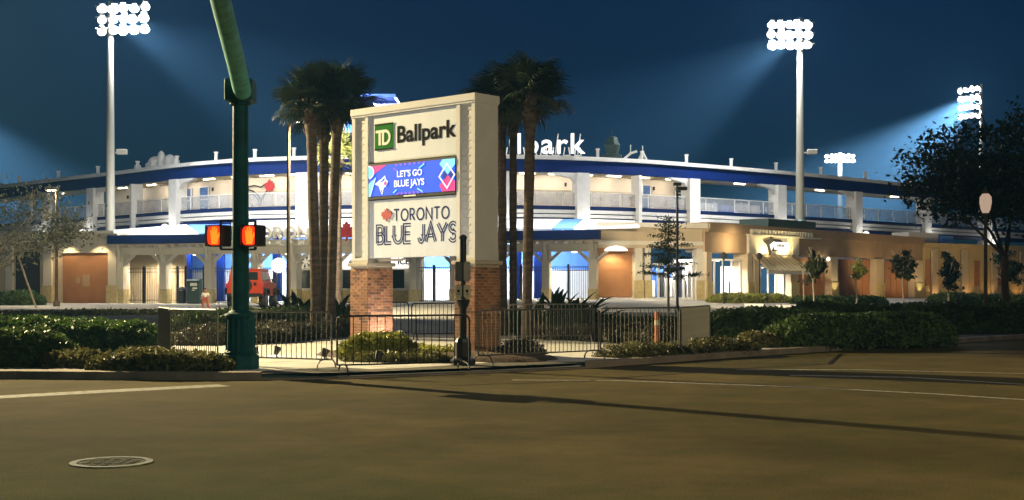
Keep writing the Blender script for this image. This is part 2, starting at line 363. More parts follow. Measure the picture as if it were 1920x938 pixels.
# road: up to the kerb line
xs = sorted(set([p[0] for p in CURB]+list(np.arange(-30, 30, 1.))))
mb = MB(); n = len(xs)
mb.v = [(x, -40, 0) for x in xs]+[(x, curb_y(x)+.05, 0) for x in xs]; mb.f = [(i, i+1, n+i+1, n+i) for i in range(n-1)]
road = struct('road', mb, 'asphalt')
nt = M['asphalt'].node_tree; b = nt.nodes['Principled BSDF']; tcn = nt.nodes['Texture Coordinate']   # fine aggregate and long wear patches
vz = nt.nodes.new('ShaderNodeTexNoise'); vz.inputs['Scale'].default_value = 55; vz.inputs['Detail'].default_value = 6; vz.inputs['Roughness'].default_value = .8; nt.links.new(tcn.outputs['Object'], vz.inputs[0])
n3 = nt.nodes.new('ShaderNodeTexNoise'); n3.inputs['Scale'].default_value = .12; n3.inputs['Detail'].default_value = 6; nt.links.new(tcn.outputs['Object'], n3.inputs[0])
mx = nt.nodes.new('ShaderNodeMix'); mx.data_type = 'RGBA'; mx.blend_type = 'MULTIPLY'; mx.inputs[0].default_value = 1
rp2 = nt.nodes.new('ShaderNodeValToRGB'); rp2.color_ramp.elements[0].color = (.5,.5,.5,1); rp2.color_ramp.elements[1].color = (1.5,1.46,1.4,1); rp2.color_ramp.elements[0].position = .35; rp2.color_ramp.elements[1].position = .65
nt.links.new(vz.outputs[0], rp2.inputs[0])
mx2 = nt.nodes.new('ShaderNodeMix'); mx2.data_type = 'RGBA'; mx2.blend_type = 'MULTIPLY'; mx2.inputs[0].default_value = 1
rp3 = nt.nodes.new('ShaderNodeValToRGB'); rp3.color_ramp.elements[0].color = (.8,.82,.75,1); rp3.color_ramp.elements[1].color = (1.15,1.08,1.05,1); rp3.color_ramp.elements[0].position = .4; rp3.color_ramp.elements[1].position = .6
nt.links.new(n3.outputs[0], rp3.inputs[0])
src = b.inputs['Base Color'].links[0].from_socket
n4 = nt.nodes.new('ShaderNodeTexNoise'); n4.inputs['Scale'].default_value = 1.7; n4.inputs['Detail'].default_value = 9; n4.inputs['Roughness'].default_value = .72; nt.links.new(tcn.outputs['Object'], n4.inputs[0])
rp4 = nt.nodes.new('ShaderNodeValToRGB'); rp4.color_ramp.elements[0].color = (.82,.9,.78,1); rp4.color_ramp.elements[1].color = (1.16,1.07,1.14,1); rp4.color_ramp.elements[0].position = .36; rp4.color_ramp.elements[1].position = .64
mx4 = nt.nodes.new('ShaderNodeMix'); mx4.data_type = 'RGBA'; mx4.blend_type = 'MULTIPLY'; mx4.inputs[0].default_value = 1
nt.links.new(n4.outputs[0], rp4.inputs[0]); nt.links.new(src, mx4.inputs[6]); nt.links.new(rp4.outputs[0], mx4.inputs[7]); src = mx4.outputs[2]
nt.links.new(src, mx.inputs[6]); nt.links.new(rp2.outputs[0], mx.inputs[7]); nt.links.new(mx.outputs[2], mx2.inputs[6]); nt.links.new(rp3.outputs[0], mx2.inputs[7]); nt.links.new(mx2.outputs[2], b.inputs['Base Color'])
# terrain behind the kerb, rising gently to the stadium
xs2 = sorted(set([p[0] for p in CURB]+list(np.arange(-40, 40, 1.))+list(np.arange(-90, 131, 5.)))); ts = [0, .5, 1, 2, 3, 4, 5, 6, 7, 8, 9]+list(np.arange(10, 60, 1.5))+[60, 70, 80, 100, 150, 300]
mb = MB(); n = len(xs2)
for t in ts:
    for x in xs2: y = curb_y(x)+.12+t; mb.v.append((x, y, G(x, y)))
for j in range(len(ts)-1):
    for i in range(n-1): mb.f.append((j*n+i, j*n+i+1, (j+1)*n+i+1, (j+1)*n+i))
struct('terrain', mb, 'soil')
def sheet(name, poly, lift, m, step=2.):          # paving that follows the terrain: convex outline cut into cells
    mb = MB(); X = [p[0] for p in poly]; Y = [p[1] for p in poly]
    for c in grid_cells(poly, step, step, 0, 0): mb.add([(x, y, G(x, y)+lift) for x, y in c], [tuple(range(len(c)))])
    return struct(name, mb, m)
def clip(poly, ax, val, keep_less):
    out = []
    for i in range(len(poly)):
        a, b = poly[i-1], poly[i]; ia = (a[ax] <= val) == keep_less; ib = (b[ax] <= val) == keep_less
        if ia != ib:
            t = (val-a[ax])/(b[ax]-a[ax]); out.append((a[0]+(b[0]-a[0])*t, a[1]+(b[1]-a[1])*t))
        if ib: out.append(b)
    return out
def grid_cells(poly, sx, sy, rot, gap):
    c, s = math.cos(rot), math.sin(rot); rp = [(x*c+y*s, -x*s+y*c) for x, y in poly]; out = []
    x0, x1 = min(p[0] for p in rp), max(p[0] for p in rp); y0, y1 = min(p[1] for p in rp), max(p[1] for p in rp)
    for i in range(int(x0//sx), int(x1//sx)+1):
        col = clip(clip(rp, 0, i*sx+gap/2, False), 0, (i+1)*sx-gap/2, True)
        if len(col) < 3: continue
        for j in range(int(y0//sy), int(y1//sy)+1):
            q = clip(clip(col, 1, j*sy+gap/2, False), 1, (j+1)*sy-gap/2, True)
            ar = abs(sum(q[k-1][0]*q[k][1]-q[k][0]*q[k-1][1] for k in range(len(q))))/2 if len(q) > 2 else 0
            if ar > .02: out.append([(x*c-y*s, x*s+y*c) for x, y in q])
    return out
# kerb: a real step, short cast lengths
kb = struct('kerb', MB().add([(-90,23.45,-.05),(-89,23.45,-.05),(-89,23.5,-.05)], [(0,1,2)]), 'kerb')
xsk = list(np.arange(-24, 34, 1.5))
for a, b2 in zip(xsk[:-1], xsk[1:]):
    a += .006; ya, yb = curb_y(a), curb_y(b2); ramp = -4.3 < (a+b2)/2 < 1.2
    h = .025 if ramp else .14
    MB().hexa([(a,ya,-.04),(b2,yb,-.04),(b2,yb+.2,-.04),(a,ya+.2,-.04)], [(a,ya+.015,h),(b2,yb+.015,h),(b2,yb+.2,h+.012),(a,ya+.2,h+.012)]).build('kerb_stone', 'kerb', kb)
# sidewalk slabs round the corner
SW = [(-24,32.6),(-8.2,32.2),(-6.6,29),(-5.6,24.2),(-5.2,22.95),(-3.1,23.35),(-.72,24.85),(1.77,26.75),(4.2,29.6),(9.3,35.0),(14,39.7),(11.6,41.2),(5.2,34.4),(2.6,36.5),(1,38.8),(-5.2,39.4),(-7.6,36.2),(-24,35.4)]
sw = struct('sidewalk', MB().add([(x, y, .06) for x, y in SW], [tuple(range(len(SW)))]), 'kerb')
for c in grid_cells(SW, 1.52, 1.52, R(-42), .012):
    m2 = MB(); nn = len(c); dz = random.uniform(-.003, .003)
    def zz(x, y): return .125+dz+max(0, G(x, y)-.11)-.1*sstep(.9, .0, y-curb_y(x))*(1 if -4.4 < x < 1.3 else 0)
    m2.add([(x, y, zz(x, y)) for x, y in c]+[(x, y, .03) for x, y in c], [tuple(range(nn))]+[(i, nn+i, nn+(i+1) % nn, (i+1) % nn) for i in range(nn)])
    m2.build('paving_slab', 'concrete', sw)
sheet('plaza', [(-45, 56), (-18, 60), (0, 58), (9, 63), (22, 76), (42, 97), (40, 116), (-2, 92), (-45, 92)], .02, 'plaza', 3)
sheet('walkway', [(-5.2, 39.6), (.8, 38.9), (2.2, 58), (-9, 60)], .02, 'plaza', 3)
sheet('paved_pad', [(-18, 23.7), (-7.2, 23.5), (-7.0, 24.3), (-18, 24.9)], .022, 'kerb', 3)
# painted lines
def stripe(name, pts, wd, z=.004):
    mb = MB(); P = [Vector((x, y)) for x, y in pts]
    for i, p in enumerate(P):
        d = (P[min(i+1, len(P)-1)]-P[max(0, i-1)]).normalized(); nn = Vector((-d.y, d.x))*wd/2
        mb.v += [(p.x-nn.x, p.y-nn.y, z), (p.x+nn.x, p.y+nn.y, z)]
    mb.f = [(2*i, 2*i+2, 2*i+3, 2*i+1) for i in range(len(P)-1)]
    return struct(name, mb, 'paint')
def rp(px, py): d = CAMZ*FPX/(py-HZ); return (kx(px)*d, d)
stripe('crosswalk_line', [rp(-300, 757), rp(0, 745), rp(200, 734), rp(420, 723)], .55)
stripe('stop_line', [rp(960, 713), rp(1150, 714), rp(1300, 719), rp(1500, 726), rp(1750, 739), rp(1920, 750), rp(2200, 770)], .16)
stripe('lane_line', [rp(1380, 694), rp(1600, 693.5), rp(1920, 701), rp(2200, 712)], .16)
stripe('crosswalk_line', [rp(1480, 704), rp(1700, 708), rp(1920, 721), rp(2200, 740)], .2)
# manhole
d = CAMZ*FPX/(868-HZ); c = (kx(209)*d, d, 0)
mh = thing('manhole_cover', 'round cast iron manhole cover set in the asphalt', 'manhole', c)
MB().lathe([(.3, -.03), (.3, .006), (.0, .009)], 40).build('lid', 'iron', mh, smooth=True)
mb = MB()
for i in range(40):
    t0, t1 = 2*math.pi*i/40, 2*math.pi*(i+1)/40
    for r0, r1, h in ((.31, .375, .012),): mb.hexa([(r0*math.cos(t0), r0*math.sin(t0), -.02), (r1*math.cos(t0), r1*math.sin(t0), -.02), (r1*math.cos(t1), r1*math.sin(t1), -.02), (r0*math.cos(t1), r0*math.sin(t1), -.02)],
        [(r0*math.cos(t0), r0*math.sin(t0), h), (r1*math.cos(t0), r1*math.sin(t0), h), (r1*math.cos(t1), r1*math.sin(t1), h), (r0*math.cos(t1), r0*math.sin(t1), h)])
mb.build('rim', 'ironrim', mh)
tm = None
for i in range(-2, 3):
    for j in range(-2, 3):
        if i*i+j*j < 6:
            if tm is None: tm = MB().box(-.03, .03, -.03, .03, .004, .012).build('tread_block', 'iron', mh); tm.location = (i*.1, j*.1, 0); tm = tm.data
            else: link('tread_block', tm, None, mh, (i*.1, j*.1, 0))
# ================================================================ monument sign
SX, SY, SA = -3.81, 30.5, math.atan2(-.668, .743); SWD, SDP = 4.04, .74; SZ = G(-2.3, 29)
sg = thing('monument_sign', 'tall cream ballpark sign with video screen on two brick piers', 'sign', (SX, SY, 0), SA)
def suv(px): k = kx(px); return (SY*k-SX)/(.743+.668*k)
PW = .56; TOP = 5.9; CAPZ = 2.17
def sbox(name, m, *a, parent=None, bev=0): 
    mb = MB(); (mb.bbox(*a, bev) if bev else mb.box(*a)); return mb.build(name, m, parent or sg)
BR = ['brick', 'brick2', 'brick3']
BH, BL, MJ = .0677, .203, .010
brick_me = {}
def brick_mesh(w, d, h, k):
    key = (round(w, 3), round(d, 3), k)
    if key not in brick_me: 
        m2 = MB(); m2.bbox(-w/2, w/2, -d/2, d/2, 0, h, .004) if False else m2.box(-w/2, w/2, -d/2, d/2, 0, h)
        o = m2.build('brick', BR[k]); brick_me[key] = o.data; bpy.data.objects.remove(o)
    return brick_me[key]
for side, u0 in ((0, -.03), (1, SWD-PW-.03)):
    u1 = u0+PW+.06; v0, v1 = -.03, SDP+.03
    pier = sbox('pier_core', 'mortar', u0+.008, u1-.008, v0+.008, v1-.008, -.05, CAPZ)
    rest = MB(); cnt = 0; nc = int((CAPZ-.02)/BH)
    for k in range(nc-1, -1, -1):
        z = .02+k*BH; h = BH-MJ; off = (k % 2)*.5
        faces = [('f', u0, u1), ('r', v0, v1), ('b', u0, u1), ('l', v0, v1)]
        for fc, a, b_ in faces:
            L = b_-a; nb = max(1, round(L/BL)); w_ = L/nb; t = a-off*w_
            while t < b_-1e-4:
                s0, s1 = max(a, t), min(b_, t+w_); t += w_
                if s1-s0 < .03: continue
                cm = (s0+s1)/2; wl_ = s1-s0-MJ
                if fc == 'f': x, y, sx, sy = cm, v0+.02, wl_, .05
                elif fc == 'b': x, y, sx, sy = cm, v1-.02, wl_, .05
                elif fc == 'r': x, y, sx, sy = u1-.02, cm, .05, wl_
                else: x, y, sx, sy = u0+.02, cm, .05, wl_
                if fc in 'fr' and cnt < 148:
                    kk = random.choices([0, 1, 2], [5, 3, 3])[0]
                    o = link('brick', brick_mesh(sx, sy, h, kk), None, pier, (x+random.uniform(-.002, .002), y+random.uniform(-.002, .002), z)); cnt += 1
                else: rest.box(x-sx/2, x+sx/2, y-sy/2, y+sy/2, z, z+h)
    tag(rest.build('brickwork', 'brick', pier), kind='stuff')
    sbox('pier_cap', 'stonecap', u0-.05, u1+.05, v0-.05, v1+.05, CAPZ+.001, CAPZ+.085, bev=.012)
    # casing column above the pier with its louvres
    cu0, cu1 = (0, PW) if side == 0 else (SWD-PW, SWD)
    cas = sbox('column_casing', 'signside', cu0, cu1, .045, SDP, CAPZ+.09, TOP-.16)
    for (a, b_) in ((cu0, cu0+.1), (cu1-.1, cu1)): sbox('casing_stile', 'signside', a, b_, 0, .045, CAPZ+.09, TOP-.16, parent=cas)
    sbox('casing_rail', 'signside', cu0+.1, cu1-.1, 0, .045, CAPZ+.09, CAPZ+.2, parent=cas)
    lz = CAPZ+.2; lh = .168; nl = int((TOP-.16-lz)/lh); lm = None
    for i in range(nl):
        if lm is None:
            lo = MB().hexa([(cu0+.1, .035, 0), (cu1-.1, .035, 0), (cu1-.1, .045, 0), (cu0+.1, .045, 0)], [(cu0+.1, .037, lh-.014), (cu1-.1, .037, lh-.014), (cu1-.1, .045, lh-.014), (cu0+.1, .045, lh-.014)]).box(cu0+.101, cu1-.101, .029, .036, -.003, .012).build('louver', 'louver', cas); lm = lo.data; lo.location = (0, 0, lz)
        else: link('louver', lm, None, cas, (0, 0, lz+i*lh))
cap = sbox('coping', 'signside', -.03, SWD+.03, -.03, SDP+.03, TOP-.16, TOP, bev=.01)
sbox('coping_lip', 'louver', -.015, SWD+.015, -.015, SDP+.015, TOP-.2, TOP-.161, parent=cap)
fr = sbox('cabinet', 'signside', PW, SWD-PW, .1, SDP-.1, 2.42, TOP-.2)
P0, P1 = PW+.03, SWD-PW-.03
p_top = sbox('name_panel', 'signpanel', P0, P1, .03, .1, 4.58, TOP-.21, bev=.01)
p_bot = sbox('team_panel', 'signpanel', P0, P1, .03, .1, 2.36, 3.715, bev=.01)
for z0, z1 in ((4.58, TOP-.21), (2.36, 3.715)):
    for a in (P0-.028, P1+.002): sbox('panel_trim', 'louver', a, a+.026, .02, .1, z0, z1, parent=fr)
sbox('drain_pipe', 'stonecap', PW-.05, PW+.9, .25, .3, 2.29, 2.34, parent=fr)
scr = sbox('video_screen', 'black', P0-.01, P1+.01, -.005, .1, 3.73, 4.565)
E0, E1, EZ0, EZ1 = P0+.01, P1-.005, 3.80, 4.515
def flat(name, m, poly, parent, y=-.008, t=.003): return MB().prism(poly, lambda a, b, q: (a, q, b), y-t, y).build(name, m, parent)
flat('screen_image', 'scr_blue', [(E0,EZ0),(E1,EZ0),(E1,EZ1),(E0,EZ1)], scr, -.006)
EH, EW = EZ1-EZ0, E1-E0
def ep(a, b): return (E0+a*EW, EZ0+b*EH)
Y1, Y2, Y3 = -.0105, -.0150, -.0195
flat('pink_shape', 'scr_pink', [ep(0,.62),ep(.08,.75),ep(.22,1),ep(0,1)], scr, Y1)
flat('aqua_disc', 'scr_aqua', [ep(0,.62)]+[ep(.062*math.cos(R(a)), .8+.18*math.sin(R(a))) for a in range(-75, 91, 15)]+[ep(0,.98)], scr, Y2)
mb = MB(); ribbon(mb, [ep(.066*math.cos(R(a)), .8+.2*math.sin(R(a))) for a in range(-80, 91, 10)], .03, Y3-.003, Y3); mb.build('white_ring', 'scr_white', scr)
flat('aqua_wedge', 'scr_aqua', [ep(0,0),ep(.02,0),ep(.088,.62),ep(0,.42)], scr, Y1)
mb = MB(); ribbon(mb, [ep(.02,0),ep(.088,.62)], .018, Y2-.003, Y2); mb.build('white_edge', 'scr_white', scr)
flat('aqua_hexagon', 'scr_aqua', [ep(.83,.86),ep(.86,1),ep(1,1),ep(1,.82),ep(.92,.52)], scr, Y1)
flat('pink_hexagon', 'scr_pink', [ep(.83,.2),ep(.86,0),ep(1,0),ep(1,.3),ep(.92,.5),ep(.87,.36)], scr, Y1)
flat('dark_diamond', 'scr_dark', [ep(.86,.5),ep(.89,.64),ep(.915,.5),ep(.89,.36)], scr, Y2)
flat('dark_diamond', 'scr_dark', [ep(.93,.5),ep(.965,.66),ep(.998,.5),ep(.965,.34)], scr, Y2)
mb = MB(); ribbon(mb, [ep(.83,.47),ep(.915,.86),ep(.998,.5),ep(.915,.1),ep(.83,.47)], .034, Y3-.003, Y3); mb.build('white_diamond', 'scr_white', scr)
for i, a in enumerate((.33,.38,.43,.48,.53,.58,.63)):
    for b0, b1, q in ((.93, 1., .02), (0., .07, -.02)):
        vi = MB(); vi.prism([ep(a,b0),ep(a+.028,b0),ep(a+.028+q*(i-3)*.3,b1),ep(a+q*(i-3)*.3,b1)], lambda x, z, t: (x, t, z), Y1-.003, Y1); vi.build('violet_confetti', 'scr_violet', scr)
for a0, b0, a1, b1 in ((.3,.86,.35,.78),(.6,.8,.66,.92),(.3,.07,.34,.17),(.58,.16,.64,.05)):
    mb = MB(); ribbon(mb, [ep(a0,b0),ep(a1,b1)], .03, Y2-.003, Y2); mb.build('confetti_streak', random.choice(['scr_violet', 'scr_aqua']), scr)
# bird head emblem on the screen
flat('emblem', 'scr_white', [ep(.075,.40),ep(.125,.50),ep(.16,.56),ep(.2,.66),ep(.21,.54),ep(.235,.46),ep(.21,.3),ep(.185,.26),ep(.165,.03),ep(.14,.2),ep(.125,.33)], scr, Y1)
flat('emblem_crest', 'scr_blue', [ep(.135,.46),ep(.165,.50),ep(.198,.60),ep(.196,.5),ep(.165,.45)], scr, Y2)
flat('emblem_neck', 'scr_dark', [ep(.152,.22),ep(.163,.2),ep(.165,.1),ep(.158,.12)], scr, Y2)
mb = MB(); maple(mb, ep(.208,.4)[0], ep(.208,.4)[1], .1, .14, Y3-.003, Y3); mb.build('emblem_leaf', 'scr_pink', scr)
for s, a0, a1, b0, b1 in (("LET'S GO", .345, .635, .57, .78), ('BLUE JAYS', .31, .66, .26, .47)):
    link('screen_text', fit_text(s, ep(a0,0)[0], ep(a1,0)[0], ep(0,b0)[1], ep(0,b1)[1], .005, .003, Y2), 'scr_white', scr)
sbox('screen_label', 'whiteink', ep(.42,0)[0], ep(.56,0)[0], -.009, -.005, 3.745, 3.78, parent=scr)
# lettering on the panels
lg0, lg1 = suv(701.5), suv(735.8)
shield = flat('logo_square', 'greenink', [(lg0,4.88),(lg1,4.88),(lg1,5.48),(lg0,5.48)], p_top, .03, .012)
mb = MB(); ribbon(mb, [(lg0+.0,5.472),(lg1,5.472)], .03, .012, .0179); ribbon(mb, [(lg0,4.888),(lg1,4.888)], .03, .012, .0179); mb.build('logo_edge', 'ink', shield)
W_ = lg1-lg0; yl = .0175
mb = MB()
mb.prism([(lg0+.05*W_,5.29),(lg0+.08*W_,5.34),(lg0+.45*W_,5.34),(lg0+.45*W_,5.275),(lg0+.34*W_,5.275),(lg0+.34*W_,4.985),(lg0+.22*W_,4.985),(lg0+.22*W_,5.275),(lg0+.12*W_,5.275)], lambda a, b, t: (a, t, b), yl-.006, yl)
mb.build('logo_letter', 'whiteink', shield)
mb = MB()
ribbon(mb, [(lg0+.46*W_, 4.985), (lg0+.46*W_, 5.275)], .12*W_, yl-.006, yl)
ribbon(mb, [(lg0+.45*W_, 5.308)]+[(lg0+(.58+.24*math.cos(R(a)))*W_, 5.16+.148*math.sin(R(a))) for a in range(90, -91, -12)]+[(lg0+.45*W_, 5.012)], .065, yl-.0062, yl-.0002)
mb.build('logo_letter', 'whiteink', shield)
link('name_lettering', fit_text('Ballpark', suv(743), suv(853.7), 5.01, 5.385, .014, .004, .027), 'ink', p_top)
mb = MB(); maple(mb, (suv(714)+suv(733))/2, 3.355, suv(733)-suv(714)+.03, .3, .014, .029); mb.build('maple_leaf', 'redink', p_bot)
for c, st in letters('TORONTO', suv(737), suv(840), 3.205, 3.465, .075):
    mb = MB(); [ribbon(mb, s, .038, .026-.0003*i, .029) for i, s in enumerate(st)]; mb.build('team_letter', 'navyink', p_bot)
for c, st in letters('BLUE JAYS', suv(705.5), suv(854), 2.7, 3.1, .075):
    mb = MB()
    for i, s in enumerate(st):
        for o_ in (-.03, .03): ribbon(mb, offset_line(s, o_), .029, .026-.0003*i, .029)
    mb.build('team_letter', 'navyink', p_bot)
# bed round the sign
bed = MB(); nb = 36
for i in range(nb):
    t = 2*math.pi*i/nb; bed.v.append((3.1*math.cos(t), 1.75*math.sin(t), 0))
for r, h in ((.93, .09), (.6, .17), (.25, .2)):
    for i in range(nb):
        t = 2*math.pi*i/nb; bed.v.append((3.1*r*math.cos(t), 1.75*r*math.sin(t), h+.02*hash2(i*.8, r*9)))
for j in range(3):
    for i in range(nb): bed.f.append((j*nb+i, j*nb+(i+1) % nb, (j+1)*nb+(i+1) % nb, (j+1)*nb+i))
bed.f.append(tuple(3*nb+i for i in range(nb)))
bo = struct('mulch_bed', bed, 'mulch', smooth=True); bo.location = (-1.75, 28.6, .1); bo.rotation_euler = (0, 0, SA+R(12))
# floodlights in the bed that wash the sign
def uplight(u, v, aim, e, label, sp=82):
    c, s = math.cos(SA), math.sin(SA); p = Vector((SX+u*c-v*s, SY+u*s+v*c, .26))
    t = thing('ground_floodlight', label, 'floodlight', p, 0, 'floodlights in the sign bed')
    MB().lathe([(.02, -.16), (.02, 0)], 8).build('stake', 'black', t)
    A = Vector((SX+aim[0]*c-aim[1]*s, SY+aim[0]*s+aim[1]*c, aim[2])); d = (A-p).normalized()
    MB().tube([d*-.08, d*.02, d*.09], [.05, .075, .09], 12).build('housing', 'black', t)
    MB().tube([d*.091, d*.094], [.075, .075], 12).build('lens', 'lampwarm', t)
    light('beam', 'SPOT', p+d*.13, e, (1, .96, .91), t, A, .06, spot=sp, blend=1.)
for i, u in enumerate((.35, 2.0, 3.7)):
    uplight(u, -2.5, (u, .05, 5.3), UPE[i], ('small black floodlight on a stake in front of the brick pier near the palms', 'small black floodlight on a stake before the middle of the sign', 'small black floodlight on a stake near the push button post')[i])
uplight(-.3, -2.6, (.8, -1.3, .35), 70, 'small black floodlight shining on the lime green shrub', 125)
uplight(1.35, .35, (.5, .35, 1.2), 95, 'small black floodlight between the brick piers of the sign', 130)
# ================================================================ traffic signal pole
PX, PD = 451, 24.2; pb = pt(PX, PD, .1)
tp = thing('traffic_signal_pole', 'dark green traffic signal pole with fluted base and long mast arm', 'signal pole', pb)
MB().lathe([(.33, 0), (.35, .04), (.35, .28), (.3, .3)], 8).build('plinth', 'poleg', tp)
MB().lathe([(.29, .3), (.31, .34), (.285, .38), (.275, .95), (.29, 1.0), (.30, 1.03), (.29, 1.06), (.22, 1.09), (.175, 1.13)], 32, flute=.07, fr=(.37, .96)).build('fluted_base', 'poleg', tp)
MB().lathe([(.165, 1.1), (.155, 3.2), (.148, 5.0), (.148, 5.6), (.16, 5.62), (.15, 5.7)], 12).build('shaft', 'poleg', tp, smooth=True)
cz = zpy(170, PD)-.1
mb = MB().bbox(-.26, .26, -.24, .24, cz-.22, cz+.2, .03); mb.lathe([(.2, cz-.28), (.2, cz-.2)], 12); mb.build('arm_collar', 'poleg', tp)
arm_pts = []
for (px, py, d) in ((455, 172, 23.9), (452, 160, 23.6), (443, 118, 22.4), (433, 78, 21.2), (421, 30, 19.6), (407, -28, 18), (385, -105, 15.8), (350, -215, 13), (250, -490, 9), (120, -800, 6.8)): arm_pts.append(pt(px, d, zpy(py, d))-pb)
MB().tube(arm_pts, [.165, .168, .166, .162, .155, .148, .14, .13, .11, .09], 14).build('mast_arm', 'arm', tp, smooth=True)
for q, dd in ((8, .2), (9, .1)):
    a = arm_pts[q]; h = MB().bbox(a.x-.17, a.x+.17, a.y-.1, a.y+.1, a.z-1.35, a.z-.25, .03); h.bar((a.x, a.y, a.z-.3), (a.x, a.y, a.z), .05)
    hd = h.build('signal_head', 'housing', tp)
    MB().lathe([(.1, 0), (.1, .01)], 16, (0, 0, 0)).build('green_lens', 'greenlens', hd).location = (a.x, a.y-.0, a.z-1.37)
    light('green_glow', 'POINT', pb+Vector((a.x, a.y+.5, a.z-1.2)), 60, (.1, 1, .6), tp, size=.1)
HAND = [(-.06,-.16),(.07,-.16),(.1,-.05),(.15,.04),(.12,.06),(.075,.0),(.07,.14),(.045,.145),(.035,.03),(.025,.17),(-.002,.172),(-.005,.03),(-.025,.16),(-.05,.155),(-.04,.02),(-.07,.11),(-.09,.1),(-.075,-.04)]
for px, lab in ((411, 'glowing red pedestrian signal on the side of the pole toward the tan gate'), (476, 'glowing red pedestrian signal on the side of the pole toward the red car')):
    p = pt(px, PD-.12, zpy(443, PD))
    sgn = thing('pedestrian_signal', lab, 'pedestrian signal', p, R(-26), 'pedestrian signals on the signal pole'); sgn.scale = (.94, .94, .94)
    MB().bbox(-.19, .19, -.14, .16, -.215, .215, .03).build('housing', 'housing', sgn)
    vs = MB()
    for a0, a1, b0, b1 in ((-.19, .19, .195, .21), (-.19, .19, -.21, -.195), (-.19, -.175, -.195, .195), (.175, .19, -.195, .195)): vs.box(a0, a1, -.21, -.14, b0, b1)
    vs.build('visor', 'housing', sgn)
    ln = MB().prism([(.17*math.copysign(abs(math.cos(R(a)))**.55, math.cos(R(a))), .19*math.copysign(abs(math.sin(R(a)))**.55, math.sin(R(a)))) for a in range(0, 360, 12)], lambda a, b, t: (a, t, b), -.155, -.141).build('lens', 'handbase', sgn)
    MB().prism([(a*1.05, b*1.05) for a, b in HAND], lambda a, b, t: (a, t, b), -.162, -.156).build('hand_symbol', 'hand', ln)
    s = 1 if px < 450 else -1
    br = MB()
    for z in (.3, -.27): br.bar((0, .05, z), (s*.3, .12, z), .035); br.bar((0, .05, z), (0, .05, .21 if z > 0 else -.21), .04)
    br.build('bracket', 'black', sgn)
# ================================================================ push-button pedestal
pp = pt(868, 25.6, .12)
ps = thing('pedestrian_push_button_post', 'black push button post with four small sign plates beside the brick pier', 'post', pp)
MB().lathe([(.25, 0), (.25, .1), (.2, .13), (.17, .16), (.16, .45), (.13, .52), (.085, .56)], 8).build('base', 'black', ps)
MB().lathe([(.075, .5), (.075, 1.12), (.09, 1.14), (.14, 1.24), (.145, 1.3), (.06, 1.32), (.045, 2.1)], 14).build('shaft', 'black', ps, smooth=True)
MB().lathe([(.068, 2.02), (.068, 2.5), (.08, 2.51), (.08, 2.56), (.03, 2.6)], 14).build('top_cap', 'black', ps, smooth=True)
for s in (-1, 1):
    for z0, z1, nm in ((1.66, 2.06, 'sign_back'), (1.33, 1.6, 'button_sign')):
        c_, s_ = math.cos(R(22*s)), math.sin(R(22*s)); mb = MB()
        def fl(a, b, t, s=s): a2 = s*.02+s*a; return (a2*math.cos(R(25)), -.09-t+abs(a2)*.35, b)
        mb.prism([(0, z0+.03), (.03, z0), (.12, z0), (.15, z0+.03), (.15, z1-.03), (.12, z1), (.03, z1), (0, z1-.03)], fl, 0, .008)
        pl = mb.build(nm, 'steel' if nm == 'sign_back' else 'stonecap', ps)
        if nm == 'button_sign':
            mb = MB(); mb.prism([(.05, 1.44), (.1, 1.44), (.1, 1.5), (.05, 1.5)], fl, .009, .012); mb.prism([(.045, 1.4), (.105, 1.4), (.105, 1.415), (.045, 1.415)], fl, .009, .012); mb.build('pictogram', 'ink', pl)
# ================================================================ crowd barriers
BAR = 'crowd barriers closing off the corner'
def barrier(label, a, b, m, H=1.08, bars=None, z0=None, tilt=0):
    a, b = Vector(a), Vector(b); L = (b-a).length; mid = (a+b)/2
    z = z0 if z0 is not None else max(.115, G(mid.x, mid.y)+.02)
    t = thing('crowd_barrier', label, 'barrier', (a.x, a.y, z), math.atan2(b.y-a.y, b.x-a.x), BAR); t.rotation_euler[0] = tilt
    r = .1; zb = .18
    loop = [(0, 0, zb), (0, 0, H-r)]+[(r-r*math.cos(R(q)), 0, H-r+r*math.sin(R(q))) for q in (30, 60)]+[(r, 0, H), (L-r, 0, H)]+[(L-r+r*math.sin(R(q)), 0, H-r+r*math.cos(R(q))) for q in (30, 60)]+[(L, 0, H-r), (L, 0, zb)]
    MB().tube(loop, .019, 7).build('frame', m, t, smooth=True)
    MB().tube([(0, 0, zb), (L, 0, zb)], .016, 6).build('bottom_rail', m, t)
    n = bars or int(L/.115); me = None
    for i in range(1, n):
        x = L*i/n
        if me is None: o = MB().tube([(0, 0, zb), (0, 0, H)], .0085, 5, False).build('bar', m, t); me = o.data; o.location = (x, 0, 0)
        else: link('bar', me, None, t, (x, 0, 0))
    for x in (.12, L-.12):
        MB().tube([(x, -.32, .0), (x, -.28, .1), (x, -.2, .17), (x, 0, .19), (x, .2, .17), (x, .28, .1), (x, .32, 0)], .016, 6).build('foot', m, t, smooth=True)
    return t
g2 = lambda px, d: (kx(px)*d, d)
barrier('black crowd barrier standing in front of the sign bed', g2(632, 23.5), g2(880, 24.6), 'darksteel', bars=17, z0=.05)
barrier('grey crowd barrier between the traffic signal pole and the black barrier', g2(428, 25.4), g2(622, 24.3), 'steel', z0=.11)
barrier('grey crowd barrier touching the hedge side of the signal pole', g2(319, 27.2), g2(408, 25.6), 'steel', bars=22)
barrier('grey crowd barrier seen almost end on beside the groundcover', g2(318, 27.4), g2(297, 29.6), 'dullsteel', bars=30)
barrier('grey crowd barrier running from the push button post past the brick pier', g2(897, 25.4), g2(1122, 27.6), 'steel')
barrier('grey crowd barrier in front of the orange marker post', g2(1126, 27.9), g2(1272, 29.4), 'steel')
barrier('leaning grey crowd barrier turned edge on beside the orange marker post', g2(1275, 29.2), g2(1331, 33.5), 'dullsteel', bars=46, tilt=0)
